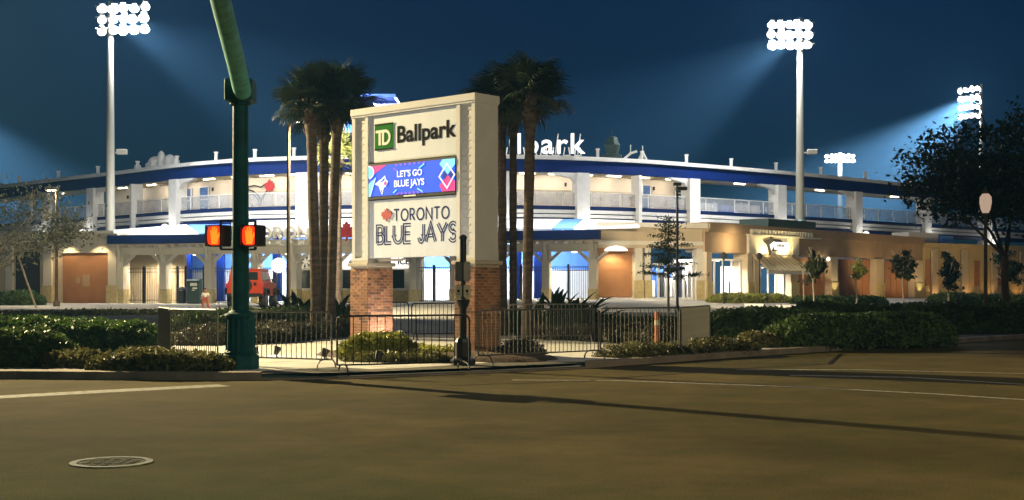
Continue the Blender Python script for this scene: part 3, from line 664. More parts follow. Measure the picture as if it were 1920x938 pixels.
barrier('grey crowd barrier in front of the broad leaved plants', g2(955, 36.2), g2(1112, 36.8), 'steel')
barrier('black crowd barrier behind the sign beside the left brick pier', g2(640, 38.2), g2(766, 38.0), 'darksteel')
barrier('black crowd barrier seen through the gap between the brick piers', g2(772, 37.6), g2(905, 38.2), 'darksteel')
mp_ = pt(1231, 31.4, .13)
mk = thing('marker_post', 'slim orange marker post standing on the sidewalk', 'marker post', mp_)
MB().lathe([(.13, 0), (.13, .03), (.07, .05)], 12).build('base', 'stonecap', mk)
MB().lathe([(.045, .05), (.045, .92), (.03, .95)], 10).build('post', 'orange', mk)
MB().lathe([(.0475, .62), (.0475, .74)], 10).build('reflective_band', 'whiteink', mk)
# ================================================================ grandstand
FX = np.array([-75,-62,-50,-41,-33,-27,-21,-12,-3,5,10,16.4,24.8,35,47,60,75.]); FD = np.array([149,136,124,115.5,108.5,102.5,98.2,95.6,95,96.8,99,103.5,110,119,129.5,141,154.])
_xx = np.arange(-75, 75.01, .5); _dd = np.interp(_xx, FX, FD)
_ker = np.exp(-np.arange(-10, 11)**2/30.); _ker /= _ker.sum(); _ds = np.convolve(np.pad(_dd, 10, mode='edge'), _ker, 'valid'); _ds[:12] = _dd[:12]; _ds[-12:] = _dd[-12:]
def D(x): return float(np.interp(x, _xx, _ds))
def nrm(x):                                       # outward (toward the street) unit normal of the deck front
    t = Vector((1, (D(x+.5)-D(x-.5)), 0)).normalized(); return Vector((t.y, -t.x, 0))
def dp(x, off, z): n = nrm(x); return (x-n.x*off, D(x)-n.y*off, z)       # off metres behind the front edge
def xof(px, off=0):                               # x on the deck front for a photo column
    lo, hi = -70, 70
    for _ in range(40):
        m = (lo+hi)/2; q = dp(m, off, 0)
        if q[0]-kx(px)*q[1] < 0: lo = m
        else: hi = m
    return lo
def sweep(x0, x1, prof, step=1.2):
    n = max(1, int((x1-x0)/step)); mb = MB(); k = len(prof)
    for i in range(n+1):
        x = x0+(x1-x0)*i/n; mb.v += [dp(x, o, z) for o, z in prof]
    for i in range(n):
        for j in range(k): mb.f.append((i*k+j, i*k+(j+1) % k, (i+1)*k+(j+1) % k, (i+1)*k+j))
    mb.f.append(tuple(range(k))); mb.f.append(tuple(n*k+j for j in range(k))[::-1]); return mb
def rect(o0, o1, z0, z1): return [(o0, z0), (o1, z0), (o1, z1), (o0, z1)]
GO = Vector((0, 96, 1.0))
gs = thing('grandstand', 'curved two level stadium grandstand with long blue roof fascia', 'stadium', GO)
def gpart(name, mb, m, parent=None, **k): return mb.build(name, m, parent or gs, off=GO, **k)
XL, XR = -70, 68
roof = gpart('roof', sweep(XL, XR, [(-.35, 11.44), (-.35, 11.72), (.2, 11.8), (3.4, 12.0), (3.4, 11.6), (.3, 11.44)]), 'white')
gpart('fascia', sweep(XL, XR, rect(-.1, .25, 10.5, 11.44)), 'blue', roof)
gpart('gutter', sweep(XL, XR, rect(-.2, -.1, 11.30, 11.42)), 'navy', roof)
gpart('soffit', sweep(XL, XR, rect(.25, 3.4, 10.56, 10.7)), 'soffit')
WL, WR = xof(214, 3), xof(1312, 3)
wall = gpart('concourse_wall', sweep(WL, WR, rect(3.0, 3.3, 8.0, 10.56)), 'deckwall')
rw = gpart('roof_infill', sweep(WL, WR, rect(3.4, 9, 11.5, 12.0)), 'white', roof)
gpart('floor_slab', sweep(XL, XR, rect(.05, 5.5, 7.72, 8.0)), 'navy')
gpart('upper_beam', sweep(XL, XR, rect(0, .3, 7.44, 7.70)), 'white')
gpart('lower_beam', sweep(XL, XR, rect(0, .3, 7.12, 7.36)), 'white')
gpart('beam_shade_strip', sweep(XL, XR, rect(.32, .6, 6.7, 7.72)), 'dark')  # near-black strip behind the beams, shade of the gap put into its colour
gpart('lower_band', sweep(XL, XR, rect(.02, .31, 6.72, 7.02)), 'blue')
# soffit battens
bt = None
for x in np.arange(WL, WR, 1.05):
    a, b = Vector(dp(x, .3, 10.53)), Vector(dp(x+.25, 2.95, 10.53)); MB().bar(a, b, .07, .06).build('soffit_batten', 'stone', gs, off=GO)
# wall panel joints, doors and windows
for px in list(range(224, 1310, 41)):
    x = xof(px, 3); mb = MB(); mb.bar(dp(x, 2.99, 8.05), dp(x, 2.99, 9.35), .05, .02); gpart('panel_joint', mb, 'stone', wall)
gpart('dado_rail', sweep(WL, WR, rect(2.965, 2.998, 9.36, 9.42)), 'stone', wall)
def opening(px0, px1, z0, z1, m, nm, mull=True):
    x0, x1 = xof(px0, 3), xof(px1, 3); o = gpart(nm, sweep(x0, x1, rect(2.9, 2.995, z0, z1)), m, wall)
    f = MB()
    for a, b in (((x0, z0), (x0, z1)), ((x1, z0), (x1, z1)), ((x0, z1), (x1, z1)), ((x0, (z0+z1)/2), (x1, (z0+z1)/2))): f.bar(dp(a[0], 2.88, a[1]), dp(b[0], 2.88, b[1]), .09, .09)
    gpart('frame', f, 'frame', o)
for a, b in ((347, 361), (376, 393), (940, 951), (1203, 1218), (258, 263)): opening(a, b, 8.05, 10.1, 'bglass', 'door')
for a, b in ((1078, 1084), (1264, 1286), (690, 705), (760, 775)): opening(a, b, 9.1, 10.1, 'glassd', 'window')
for px in (241, 400, 1225, 1060): 
    x = xof(px, 3); q = MB(); q.bar(dp(x, 2.93, 9.72), dp(x, 2.93, 10.0), .16, .1); gpart('wall_speaker', q, 'dark', wall)
# bird outline emblem with red leaf on the wall
def wallpt(px, z): x = xof(px, 2.9); return dp(x, 2.86, z)
def strokewall(pts, wd, m, nm): 
    q = MB(); P = [wallpt(px, zpy(py, 101)) for px, py in pts]
    for a, b in zip(P[:-1], P[1:]): q.bar(a, b, .05, wd)
    return gpart(nm, q, m, wall)
strokewall([(464, 349), (478, 347), (490, 351), (500, 344), (512, 342)], .09, 'dark', 'emblem_outline')
strokewall([(464, 354), (474, 357), (484, 365), (490, 378), (495, 366), (502, 357)], .12, 'dark', 'emblem_outline')
strokewall([(466, 361), (476, 364), (483, 371), (490, 386)], .07, 'dark', 'emblem_outline')
c0 = Vector(wallpt(506, zpy(350, 101))); e1 = (Vector(wallpt(507, 9))-Vector(wallpt(506, 9))).normalized()
mb = MB(); mb.prism([(a*.95, b*1.15) for a, b in LEAFPOLY], lambda a, b, t: tuple(c0+e1*a+Vector((0, 0, b))+nrm(-18)*t), 0, .06); gpart('emblem_leaf', mb, 'redink', wall)
# railing
gpart('rail', sweep(XL, XR, rect(.12, .2, 9.02, 9.1)), 'white')
gpart('rail_infill', sweep(XL, XR, rect(.155, .165, 8.06, 9.0)), 'wiremesh')
for i, px in enumerate(range(30, 1740, 27)):
    if WL < xof(px) < WR and i % 2: continue
    x = xof(px); MB().bar(dp(x, .16, 8.0), dp(x, .16, 9.05), .06).build('rail_post', 'white', gs, off=GO)
# columns with bracket and a ball floodlight at the foot
def column(px, wpx, z0=6.3, ball=True, bracket=True):
    x = xof(px); hw = wpx*.0208; t = Vector((-nrm(x).y, nrm(x).x, 0)); n = nrm(x); p = Vector(dp(x, 0, 0)); q = MB()
    q.hexa([p+t*hw+n*.35+Vector((0,0,z0)), p-t*hw+n*.35+Vector((0,0,z0)), p-t*hw-n*.7+Vector((0,0,z0)), p+t*hw-n*.7+Vector((0,0,z0))],
           [p+t*hw+n*.35+Vector((0,0,10.5)), p-t*hw+n*.35+Vector((0,0,10.5)), p-t*hw-n*.7+Vector((0,0,10.5)), p+t*hw-n*.7+Vector((0,0,10.5))])
    co = gpart('column', q, 'white')
    if bracket:
        s = 1 if px > 800 else -1
        q = MB(); q.prism([(0, 10.5), (0, 9.7), (-s*.35, 10.1), (-s*1.9, 10.42), (-s*1.9, 10.5)], lambda a, b, tt: tuple(p+t*(a-s*hw)+n*tt+Vector((0, 0, b))), -.3, .1); gpart('bracket', q, 'white', co)
        q = MB(); q.hexa([p+t*(hw+.1)+n*.42+Vector((0,0,z0-.05)), p-t*(hw+.1)+n*.42+Vector((0,0,z0-.05)), p-t*(hw+.1)-n*.7+Vector((0,0,z0-.05)), p+t*(hw+.1)-n*.7+Vector((0,0,z0-.05))],
            [p+t*(hw+.1)+n*.42+Vector((0,0,z0+.2)), p-t*(hw+.1)+n*.42+Vector((0,0,z0+.2)), p-t*(hw+.1)-n*.7+Vector((0,0,z0+.2)), p+t*(hw+.1)-n*.7+Vector((0,0,z0+.2))]); gpart('column_foot', q, 'white', co)
    if ball:
        s = 1 if px > 600 else -1
        c = p+t*s*(hw+.15)*(1)+n*.6+Vector((0, 0, z0+.35)); q = MB(); q.lathe([(.08, -.3), (.26, -.22), (.33, 0), (.26, .2), (.1, .3)], 12, c); gpart('column_floodlight', q, 'signlit', co, smooth=True); light('column_glow', 'POINT', c+n*.8, BALLW, (1, .96, .9), gs, size=.3)
for px, wd in ((90, 24), (175, 26), (330, 24), (570, 26), (700, 28), (940, 28), (1091, 25), (1298, 27), (1461, 27), (1605, 25), (1735, 26), (1850, 24)): column(px, wd)
for px in (252, 450, 1196): column(px, 7, ball=False, bracket=False)
# white pods left of the wall
x = xof(172); 
# stair block and equipment on the concourse (right wing)
for px0, px1, z1 in ((1312, 1340, 8.75), (1348, 1372, 8.7), (1384, 1398, 8.9), (1404, 1420, 8.8)):
    a, b = xof(px0, 1.6), xof(px1, 1.6); gpart('concourse_table', sweep(a, b, rect(1.3, 2.1, 8.02, z1)), 'white' if px0 != 1348 else 'bglass')
# vents and posts along the roof edge
for px in list(range(30, 700, 74))+list(range(1124, 1720, 84)):
    x = xof(px); q = MB(); q.bar(dp(x, .3, 11.75), dp(x, .3, 12.35), .22); q.bar(dp(x, .3, 12.35), dp(x, .3, 12.45), .3); gpart('roof_post', q, 'white', roof)
for px, r_, h in ((262, .35, .5), (273, .6, .9), (284, .35, 1.3), (300, .5, .9), (312, .3, .5), (240, .3, .45)):
    x = xof(px); c = dp(x, .9, 11.85); q = MB(); q.lathe([(r_, 0), (r_, h*.6), (r_*.7, h*.85), (r_*.2, h)], 10, c); gpart('roof_unit', q, 'white', roof)
for px, pts in ((1189, ((-.5, 0, 0), (0, 0, .45), (.5, 0, .6))), (1212, ((-.3, 0, 0), (0, 0, .7), (.3, 0, 0)))):
    x = xof(px); c = Vector(dp(x, .5, 11.8)); q = MB(); q.tube([c+Vector(v) for v in pts], .1, 6); q.bar(c+Vector((0, 0, .3)), c+Vector((0, 0, 1.1)), .07); gpart('roof_camera', q, 'white', roof)
x = xof(1155); c = dp(x, .6, 11.7); q = MB(); q.lathe([(.75, 0), (.75, .35), (.45, .45), (.55, .8), (.62, 1.1), (.5, 1.35), (.4, 1.7), (.1, 1.8)], 14, c); q.bar((c[0], c[1], c[2]+1.7), (c[0], c[1], c[2]+2.3), .08); gpart('roof_ventilator', q, 'kiosk', roof)
# roof letters (each its own piece)
d_ = D(xof(1050)); zb = zpy(288, d_); zt = zpy(251, d_)
me = fit_text('Ballpark', kx(893)*d_, kx(1097)*d_, zb, zt, .02, .3, d_-.2, sp=1.1)
rs = thing('rooftop_sign', 'large white glowing rooftop letters on steel feet above the blue fascia', 'sign', (kx(995)*d_, d_, 11.8))
o = link('lit_lettering', me, 'rooftext', rs); o.location = -rs.location
q = MB()
for px in (905, 930, 955, 978, 1000, 1020, 1042, 1063, 1084):
    X_ = kx(px)*d_; q.bar((X_-.25, d_+.3, 11.8), (X_-.15, d_+.3, zb+.5), .08); q.bar((X_+.25, d_+.3, 11.8), (X_+.15, d_+.3, zb+.5), .08); q.bar((X_-.3, d_+.3, 11.82), (X_+.3, d_+.3, 11.82), .08)
q.build('support_frame', 'white', rs, off=rs.location)
for px in (1042, 1084):
    X_ = kx(px)*d_; q = MB(); q.bar((X_, d_+.45, zb), (X_+.2, d_+.45, zt+.05), .09); q.build('stay', 'white', rs, off=rs.location)
# press box on the roof, blue-lit
pd = 106.; po = Vector((kx(712)*pd, pd, 11.9))
pbx = thing('press_box', 'blue lit rooftop tower with projecting slanted roof behind the sign', 'tower', po)
xa, xb = kx(700)*pd-po.x, kx(748)*pd-po.x; zt_ = zpy(182, pd)-po.z
MB().box(xa, xb, 0, 5, 0, zt_-.5).build('body', 'white', pbx)
MB().hexa([(kx(676)*pd-po.x, -1.6, zt_-.25), (kx(745)*pd-po.x, -1.6, zt_-.25), (kx(745)*pd-po.x, 5.5, zt_-.9), (kx(676)*pd-po.x, 5.5, zt_-.9)], [(kx(676)*pd-po.x, -1.6, zt_), (kx(745)*pd-po.x, -1.6, zt_), (kx(745)*pd-po.x, 5.5, zt_-.6), (kx(676)*pd-po.x, 5.5, zt_-.6)]).build('roof', 'navy', pbx)
MB().bar((kx(742)*pd-po.x, -1.4, zt_-.1), (kx(757)*pd-po.x, -1.4, zt_-1.2), .16).build('roof_strut', 'white', pbx)
for i in range(4):
    a = xa+(xb-xa)*(i+.12)/4; b = xa+(xb-xa)*(i+.88)/4; MB().box(a, b, -.04, -.004, zt_-1.6, zt_-.7).build('window', 'bglass', pbx)
MB().bbox(kx(645)*pd-po.x, kx(664)*pd-po.x, -.6, -.2, zpy(251, pd)-po.z, zpy(225, pd)-po.z, .05).build('sign_box', 'dark', pbx)
MB().bar((kx(664)*pd-po.x, -.4, zpy(238, pd)-po.z), (xa, -.1, zpy(238, pd)-po.z), .15).build('sign_arm', 'dark', pbx)
link('neon_letter', fit_text('N', kx(650)*pd-po.x, kx(661)*pd-po.x, zpy(248, pd)-po.z, zpy(229, pd)-po.z, .06, .05, -.63), 'neon', pbx)
light('blue_wash', 'AREA', po+Vector((kx(705)*pd-po.x, -2.6, zt_-2.2)), 330, (.06, .16, 1), pbx, po+Vector((0, 0, zt_)), 2.5)
# concourse lighting: a row of soffit fixtures
for px in list(range(232, 1310, 54)):
    x = xof(px, 1.6); p = Vector(dp(x, 1.5, 10.45)); q = MB(); n_ = nrm(x); t_ = Vector((-n_.y, n_.x, 0)); q.bar(p-t_*.6+Vector((0, 0, .06)), p+t_*.6+Vector((0, 0, .06)), .16, .08)
    fx = gpart('soffit_light', q, 'lampwarm')
    l = light('concourse_glow', 'AREA', p-Vector((0, 0, .02)), DECKW, (1, .84, .66), gs, Vector(dp(x, 2.5, 8.6)), 1.2, .3)
for px in (120, 190, 1380, 1530, 1670, 1800):
    x = xof(px, 1.6); p = Vector(dp(x, 1.2, 10.45)); q = MB(); n_ = nrm(x); t_ = Vector((-n_.y, n_.x, 0)); q.bar(p-t_*.6+Vector((0, 0, .06)), p+t_*.6+Vector((0, 0, .06)), .16, .08); gpart('soffit_light', q, 'lampwarm')
    light('concourse_glow', 'AREA', p-Vector((0, 0, .02)), DECKW*.5, (.9, .95, 1), gs, Vector(dp(x, .6, 8.0)), 1.2, .3)
# ================================================================ lower concourse behind the gates
OFF = 9.0
lw = gpart('lower_wall', sweep(xof(330), xof(1130), rect(1.0, 1.3, 3.2, 6.7)), 'blue_and_bluelit')  # a white wall; the blue light on it is put into its colour
lw2 = gpart('lower_wall_base', sweep(xof(330), xof(1130), rect(1.0, 1.28, .6, 3.19)), 'white')  # same white wall below, without the painted blue light
gpart('lower_ceiling', sweep(xof(200), xof(1190), rect(-8., .9, 5.6, 5.75)), 'white')
for px in (352, 413, 520, 970, 1009):
    x = xof(px, -3); q = MB(); c = dp(x, -3, 0); q.box(c[0]-.3, c[0]+.3, c[1]-.3, c[1]+.3, .8, 5.6); gpart('steel_column', q, 'blue')
for i, px in enumerate(range(360, 1130, 70)):
    x = xof(px, -3); p = Vector(dp(x, -3.5, 5.5)); q = MB(); q.box(p.x-.6, p.x+.6, p.y-.12, p.y+.12, 5.52, 5.6); gpart('ceiling_light', q, 'shoplit')
    light('gate_glow', 'AREA', p-Vector((0, 0, .05)), GATEW, (.78, .86, 1) , gs, p-Vector((0, -2.5, 4)), 1.2, .3)
# ================================================================ facades
class Facade:
    def __init__(s, a, b):
        s.a, s.b = Vector(a), Vector(b); s.L = (s.b-s.a).length; s.t = (s.b-s.a)/s.L; s.n = Vector((s.t.y, -s.t.x))
    def u(s, px, v=0):
        k = kx(px); a = s.a+s.n*v; return (k*a.y-a.x)/(s.t.x-k*s.t.y)
    def d(s, px, v=0): q = s.a+s.n*v+s.t*s.u(px, v); return q.y
    def z(s, px, py, v=0): return zpy(py, s.d(px, v))
    def p(s, u, v, z): q = s.a+s.t*u+s.n*v; return Vector((q.x, q.y, z))
    def box(s, mb, u0, u1, z0, z1, v0, v1):
        return mb.hexa([s.p(u0, v1, z0), s.p(u1, v1, z0), s.p(u1, v0, z0), s.p(u0, v0, z0)], [s.p(u0, v1, z1), s.p(u1, v1, z1), s.p(u1, v0, z1), s.p(u0, v0, z1)])
    def start(s, root): s.root = root; return s
    def part(s, name, m, u0, u1, z0, z1, v0, v1, parent=None): return s.box(MB(), u0, u1, z0, z1, v0, v1).build(name, m, parent or s.root, off=s.root.location)
    def mesh(s, name, mb, m, parent=None, **k): return mb.build(name, m, parent or s.root, off=s.root.location, **k)
    def light(s, name, typ, u, v, z, e, col, aim, size=.3, sy=None, spot=None): return light(name, typ, s.p(u, v, z), e, col, s.root, s.p(*aim), size, sy, spot)
# ---- entrance portico
F = Facade((kx(208)*86.9, 86.9), (kx(1125)*78.9, 78.9)); gz = .6
pv = thing('entrance_portico', 'long ballpark entrance portico with cream columns and blue fascia', 'portico', (F.a.x, F.a.y, .7)); F.start(pv)
U = F.u
u_l0, u_l1, u_r0, u_r1 = U(208), U(432), U(932), U(1125)
for a, b in ((u_l0, u_l1), (u_r0, u_r1)):
    F.part('fascia', 'navy', a, b, 4.75, 5.32, -.4, .5)
    F.part('canopy_deck', 'soffit', a+.1, b-.1, 4.66, 4.745, -4.5, .3)
    for i in range(int((b-a)/.62)): F.part('rafter_tail', 'cream', a+.3+i*.62, a+.58+i*.62, 4.50, 4.655, -.2, .42)
F.part('beam', 'cream', U(216), U(1118), 4.02, 4.49, -.35, .05)
F.part('letter_beam', 'cream', u_l1+.02, u_r0-.02, 4.5, 4.95, -.4, .3)
for i in range(int((u_r0-u_l1)/.8)): F.part('rafter_tail', 'cream', u_l1+.2+i*.8, u_l1+.6+i*.8, 4.62, 4.85, .301, .45)
colpx = [227, 306, 390, 478, 551, 628, 700, 775, 850, 932, 1023, 1111]
for px in colpx:
    u = U(px); c = F.part('column', 'cream', u-.23, u+.23, gz, 4.019, -.75, .1)
    F.part('column_base', 'stone', u-.26, u+.26, gz, gz+1.1, -.78, .13, c)
    s = 1 if px < 690 else -1
    for s in (-1, 1):
        q = MB(); q.prism([(s*.231, 3.3), (s*.231, 3.55), (s*.75, 4.018), (s*1.0, 4.018)], lambda a, b, t, u=u: tuple(F.p(u+a, t, b)), -.28, -.05); F.mesh('brace', q, 'cream', c)
    q = MB(); q.prism([(.101, 3.5), (.101, 3.9), (.35, 4.655), (.48, 4.655)], lambda a, b, t, u=u: tuple(F.p(u+t, a, b)), -.1, .1); F.mesh('bracket', q, 'cream', c)
# ornamental fence and gates between the columns
def fence_run(u0, u1, v, z0, z1, post_u, lab):
    t = thing('ornamental_fence', lab, 'fence', F.p((u0+u1)/2, v, z0), 0, 'fence runs between the portico columns')
    for i, z in enumerate((z1-.08, z1-.3, z0+.25)): F.box(MB(), u0, u1, z-.02, z+.02, v-.02, v+.02).build('rail', 'darksteel', t, off=t.location)
    q = MB()
    n = int((u1-u0)/.13)
    for i in range(1, n): F.box(q, u0+(u1-u0)*i/n-.011, u0+(u1-u0)*i/n+.011, z0+.05, z1, v-.011, v+.011)
    tag(q.build('pickets', 'darksteel', t, off=t.location), kind='stuff')
    for u in post_u: F.box(MB(), u-.07, u+.07, z0, z1+.1, v-.07, v+.07).build('post', 'darksteel', t, off=t.location)
    return t
FL = {0: 'dark picket fence before the tan wall beside the brown roll up gate', 1: 'dark picket fence with three posts behind the green cabinet', 2: 'dark picket fence behind the left pedestrian signal and walking child', 3: 'dark picket fence behind the red car under the round badge', 9: 'dark picket fence behind the two right palm trunks', 10: 'dark picket fence in the last bay before the stucco wing', 8: 'dark picket fence in the bay beside the cream sign edge'}
for i in range(len(colpx)-1):
    if 4 <= i <= 6: continue
    u0, u1 = U(colpx[i])+.25, U(colpx[i+1])-.25; fence_run(u0, u1, -.5, gz+.1, 3.15, [u0+(u1-u0)*f for f in ((.45,) if i != 1 else (.2, .42, .9))], FL.get(i, 'dark picket fence in a portico bay hidden behind the cream sign'))
# tan wall behind the first bays, ticket office in the middle
F.part('side_wall', 'tanwall', U(236, -3), U(345, -3), gz, 4.6, -3.4, -3.0)
F.part('ticket_wall', 'cream', U(557, -1.2), U(792, -1.2), gz, 4.0, -1.6, -1.2)
F.part('ticket_wall_base', 'stone', U(557, -1.2), U(792, -1.2), gz, gz+1.0, -1.199, -1.12)
for a, b in ((566, 592), (600, 622), (636, 658), (700, 722), (737, 758)):
    o = F.part('ticket_window', 'glassd', U(a, -1.2), U(b, -1.2), 1.75, 2.95, -1.199, -1.15)
    q = MB(); 
    for (x0, x1, z0, z1) in ((a, b, 2.95, 3.02), (a, b, 1.66, 1.749)): F.box(q, U(x0, -1.2)-.05, U(x1, -1.2)+.05, z0, z1, -1.198, -1.08)
    F.mesh('frame', q, 'frame', o)
sb = F.part('ticket_sign', 'signlit', U(624, -1.0), U(668, -1.0), 3.0, 4.0, -1.18, -1.0)
link('sign_letter', text_mesh('e', .6, .01, .02), 'ink', sb).matrix_basis = Matrix.Translation(F.p(U(644), -.97, 3.3)-pv.location) @ Matrix.Rotation(math.atan2(F.t.y, F.t.x), 4, 'Z') @ Matrix.Rotation(R(90), 4, 'X')
sb = F.part('ticket_sign', 'signlit', U(733, -1.0), U(764, -1.0), 3.05, 3.95, -1.18, -1.0)
link('sign_letter', text_mesh('ICE', .55, .015, .02), 'ink', sb).matrix_basis = Matrix.Translation(F.p(U(736), -.97, 3.3)-pv.location) @ Matrix.Rotation(math.atan2(F.t.y, F.t.x), 4, 'Z') @ Matrix.Rotation(R(90), 4, 'X')
# the panel with a dark star emblem beside the first window
bp_ = F.part('emblem_panel', 'cream', U(560, -1.1), U(592, -1.1), 3.05, 3.98, -1.19, -1.05)
q = MB(); cu, czz = U(573, -1.0), 3.5
for i in range(6):
    a = R(60*i+15); q.prism([(cu+.1*math.cos(a), czz+.1*math.sin(a)), (cu+.36*math.cos(a-.22), czz+.36*math.sin(a-.22)), (cu+.4*math.cos(a), czz+.4*math.sin(a)), (cu+.36*math.cos(a+.22), czz+.36*math.sin(a+.22))], lambda x, z, t: tuple(F.p(x, t, z)), -1.049, -1.02)
F.mesh('emblem', q, 'dark', bp_)
# scalloped white badge hung in the gateway
bd = thing('hanging_badge', 'round scalloped white badge sign lit in the gateway', 'sign', F.p(U(523, .2), .2, 2.9))
q = MB(); q.prism([((.47+.035*math.cos(i*math.pi*.9))*1.05*math.cos(2*math.pi*i/40), (.47+.035*math.cos(i*math.pi*.9))*1.05*math.sin(2*math.pi*i/40)) for i in range(40)], lambda a, b, t: (a, -t, b+.35), 0, .08)
q.build('disc', 'signlit', bd)
q = MB()
for z, wd_ in ((.5, .4), (.36, .5), (.22, .36)): q.box(-wd_/2, wd_/2, -.086, -.081, z-.02, z+.015)
q.build('print_lines', 'steel', bd)
MB().box(-.02, .02, -.05, -.01, .8, 1.35).build('hanger', 'steel', bd)
# letters on top of the portico beam
lt = thing('portico_lettering', 'pale channel letters with red maple leaf standing on portico beam', 'sign', F.p(U(685), .2, 4.95))
zl0, zl1 = 4.96, F.z(500, 428, .2)
for word, a, b in (('TORONTO', 472, 630), ('BLUE JAYS', 680, 925)):
    for c, st in letters(word, U(a), U(b), zl0+.05, zl1, .26):
        q = MB(); [ribbon(q, s_, .2, 0, .2) for s_ in st]; q.v = [tuple(F.p(x, .45-y, z)) for x, y, z in q.v]
        q.build('channel_letter', 'cream', lt, off=lt.location)
q = MB(); maple(q, U(654), (zl0+zl1)/2+.08, 1.4, 1.25, 0, .22); q.v = [tuple(F.p(x, .5-y, z)) for x, y, z in q.v]; q.build('maple_leaf', 'redink', lt, off=lt.location)
# fabric canopies behind the fascia
def canopy(label, pts, m='fabric'):
    P = [Vector(p) for p in pts]; c = sum(P, Vector())/len(P); t = thing('canopy', label, 'canopy', c, 0, 'canopy roofs behind the portico fascia')
    q = MB(); q.hexa(P[:4], [p+Vector((0, 0, .12)) for p in P[:4]]); q.build('fabric_roof', m, t, off=c)
    for p in (P[2], P[3]): MB().bar(p+Vector((0, 0, -1.2)), p, .14).build('strut', 'white', t, off=c)
def cv(px, py, v): return F.p(U(px, v), v, zpy(py, F.d(px, v)))
canopy('white fabric canopy roof rising behind the portico beside the tan gate', [cv(212, 440, -1), cv(372, 441, -1), cv(350, 424, -5), cv(212, 434, -5)])
canopy('pale blue panel canopy behind the pedestrian signals', [cv(374, 441, -1), cv(432, 441, -1), cv(432, 424, -5), cv(354, 424, -5)], 'blue_and_bluelit')
canopy('white ribbed canopy behind the portico letters', [cv(436, 436, -1), cv(690, 432, -1), cv(690, 412, -5), cv(436, 418, -5)])
canopy('white canopy behind the palms and brick pier', [cv(700, 432, -1), cv(1035, 430, -1), cv(1055, 414, -5), cv(700, 412, -5)])
canopy('pale blue panel canopy beside the right end of the fascia', [cv(1036, 431, -1), cv(1075, 431, -1), cv(1092, 414, -5), cv(1056, 414, -5)], 'blue_and_bluelit')
canopy('white fabric canopy roof behind the stucco wing', [cv(1076, 431, -1), cv(1200, 428, -1), cv(1190, 417, -5), cv(1093, 414, -5)])
F.light('canopy_flood', 'AREA', U(300), 1.0, 9.5, CANW, (1, .97, .92), (U(300), -3, 5.3), 3., .4)
F.light('canopy_flood', 'AREA', U(560), 1.0, 9.5, CANW, (1, .97, .92), (U(560), -3, 5.3), 3., .4)
F.light('canopy_flood', 'AREA', U(1060), 1.0, 9.5, CANW, (1, .97, .92), (U(1060), -3, 5.3), 3., .4)
for px in (265, 345, 520, 590, 690, 760, 985, 1068):
    q = MB(); u = U(px); q.box(-.2, .2, -.2, .2, 0, .06); o = F.mesh('downlight', MB().lathe([(.16, 0), (.2, .1)], 12, F.p(u, -1.6, 4.0)), 'shoplit')
    F.light('portico_glow', 'SPOT', u, -1.6, 3.97, PORTW, (1, .86, .62), (u, -1.6, 0), .15, spot=150)
# green ticket cabinet, bin
kp = F.p(U(377), .9, .7)
kk = thing('ticket_cabinet', 'dark green cabinet with white notices standing by the gate', 'cabinet', kp)
MB().bbox(-.42, .42, -.35, .35, .08, 1.55, .04).build('body', 'kiosk', kk); MB().box(-.38, .38, -.3, .3, 0, .08).build('plinth', 'black', kk)
MB().hexa([(-.46,-.4,1.55),(.46,-.4,1.55),(.46,.4,1.55),(-.46,.4,1.55)], [(-.42,-.3,1.66),(.42,-.3,1.66),(.42,.36,1.66),(-.42,.36,1.66)]).build('top', 'kiosk', kk)
for a, b, z0, z1 in ((-.2, .25, 1.2, 1.4), (-.05, .25, 1.0, 1.1), (-.1, .1, .9, .95)): MB().box(a, b, -.36, -.351, z0, z1).build('notice', 'whiteink', kk)
bp2 = F.p(U(351), .7, .7); bn = thing('litter_bin', 'dark rounded litter bin beside the green cabinet', 'bin', bp2)
MB().lathe([(.25, 0), (.28, .05), (.3, .85), (.32, .88), (.3, .92)], 16).build('body', 'black', bn, smooth=True); MB().lathe([(.3, .93), (.26, 1.05), (.12, 1.15), (.03, 1.17)], 16).build('lid', 'black', bn, smooth=True)
# ---- tan gate wing, left of the portico
W = Facade((kx(-160)*93, 93), (kx(214)*87, 87)).start(None)
wg = thing('gate_wing', 'tan stucco wing with bracketed cornice and wide brown roll up gate', 'building', (W.b.x, W.b.y, .6)); W.start(wg); U2 = W.u; gz2 = .55
W.part('wall', 'tanwall', 0, U2(108), gz2, 4.9, -1, 0); W.part('lintel', 'cream', U2(109), U2(207), 4.2, 4.9, -1, -.02); W.part('end_wall', 'tanwall', U2(207)+.01, U2(220), gz2, 4.9, -1, 0)
W.part('cornice', 'cream', 0, U2(221), 4.905, 5.15, -1, .12); W.part('cornice_crown', 'cream', 0, U2(222), 5.46, 5.66, -1.2, .5)
W.part('cornice_board', 'cream', 0, U2(221), 5.151, 5.459, -1, .05)
for i in range(24): W.part('cornice_bracket', 'cream', U2(221)-.5-i*.55, U2(221)-.26-i*.55, 5.2, 5.455, .051, .42)
g_ = W.part('roll_gate', 'brown', U2(112), U2(206), gz2+.05, 4.19, -.5, -.35)
for i in range(17): W.part('gate_slat', 'brown', U2(112), U2(206), gz2+.1+i*.212, gz2+.295+i*.212, -.349, -.33, g_)
W.part('notice', 'brownwall', U2(149), U2(162), 1.9, 2.7, -.329, -.31, g_); W.part('notice', 'brownwall', U2(137), U2(144), 2.1, 2.5, -.329, -.31, g_)
for px in (92, 214): W.part('pilaster', 'cream', U2(px)-.35, U2(px)+.35, gz2+1.4, 4.9, .001, .22); W.part('pilaster_base', 'stone', U2(px)-.45, U2(px)+.45, gz2, gz2+1.39, .001, .3)
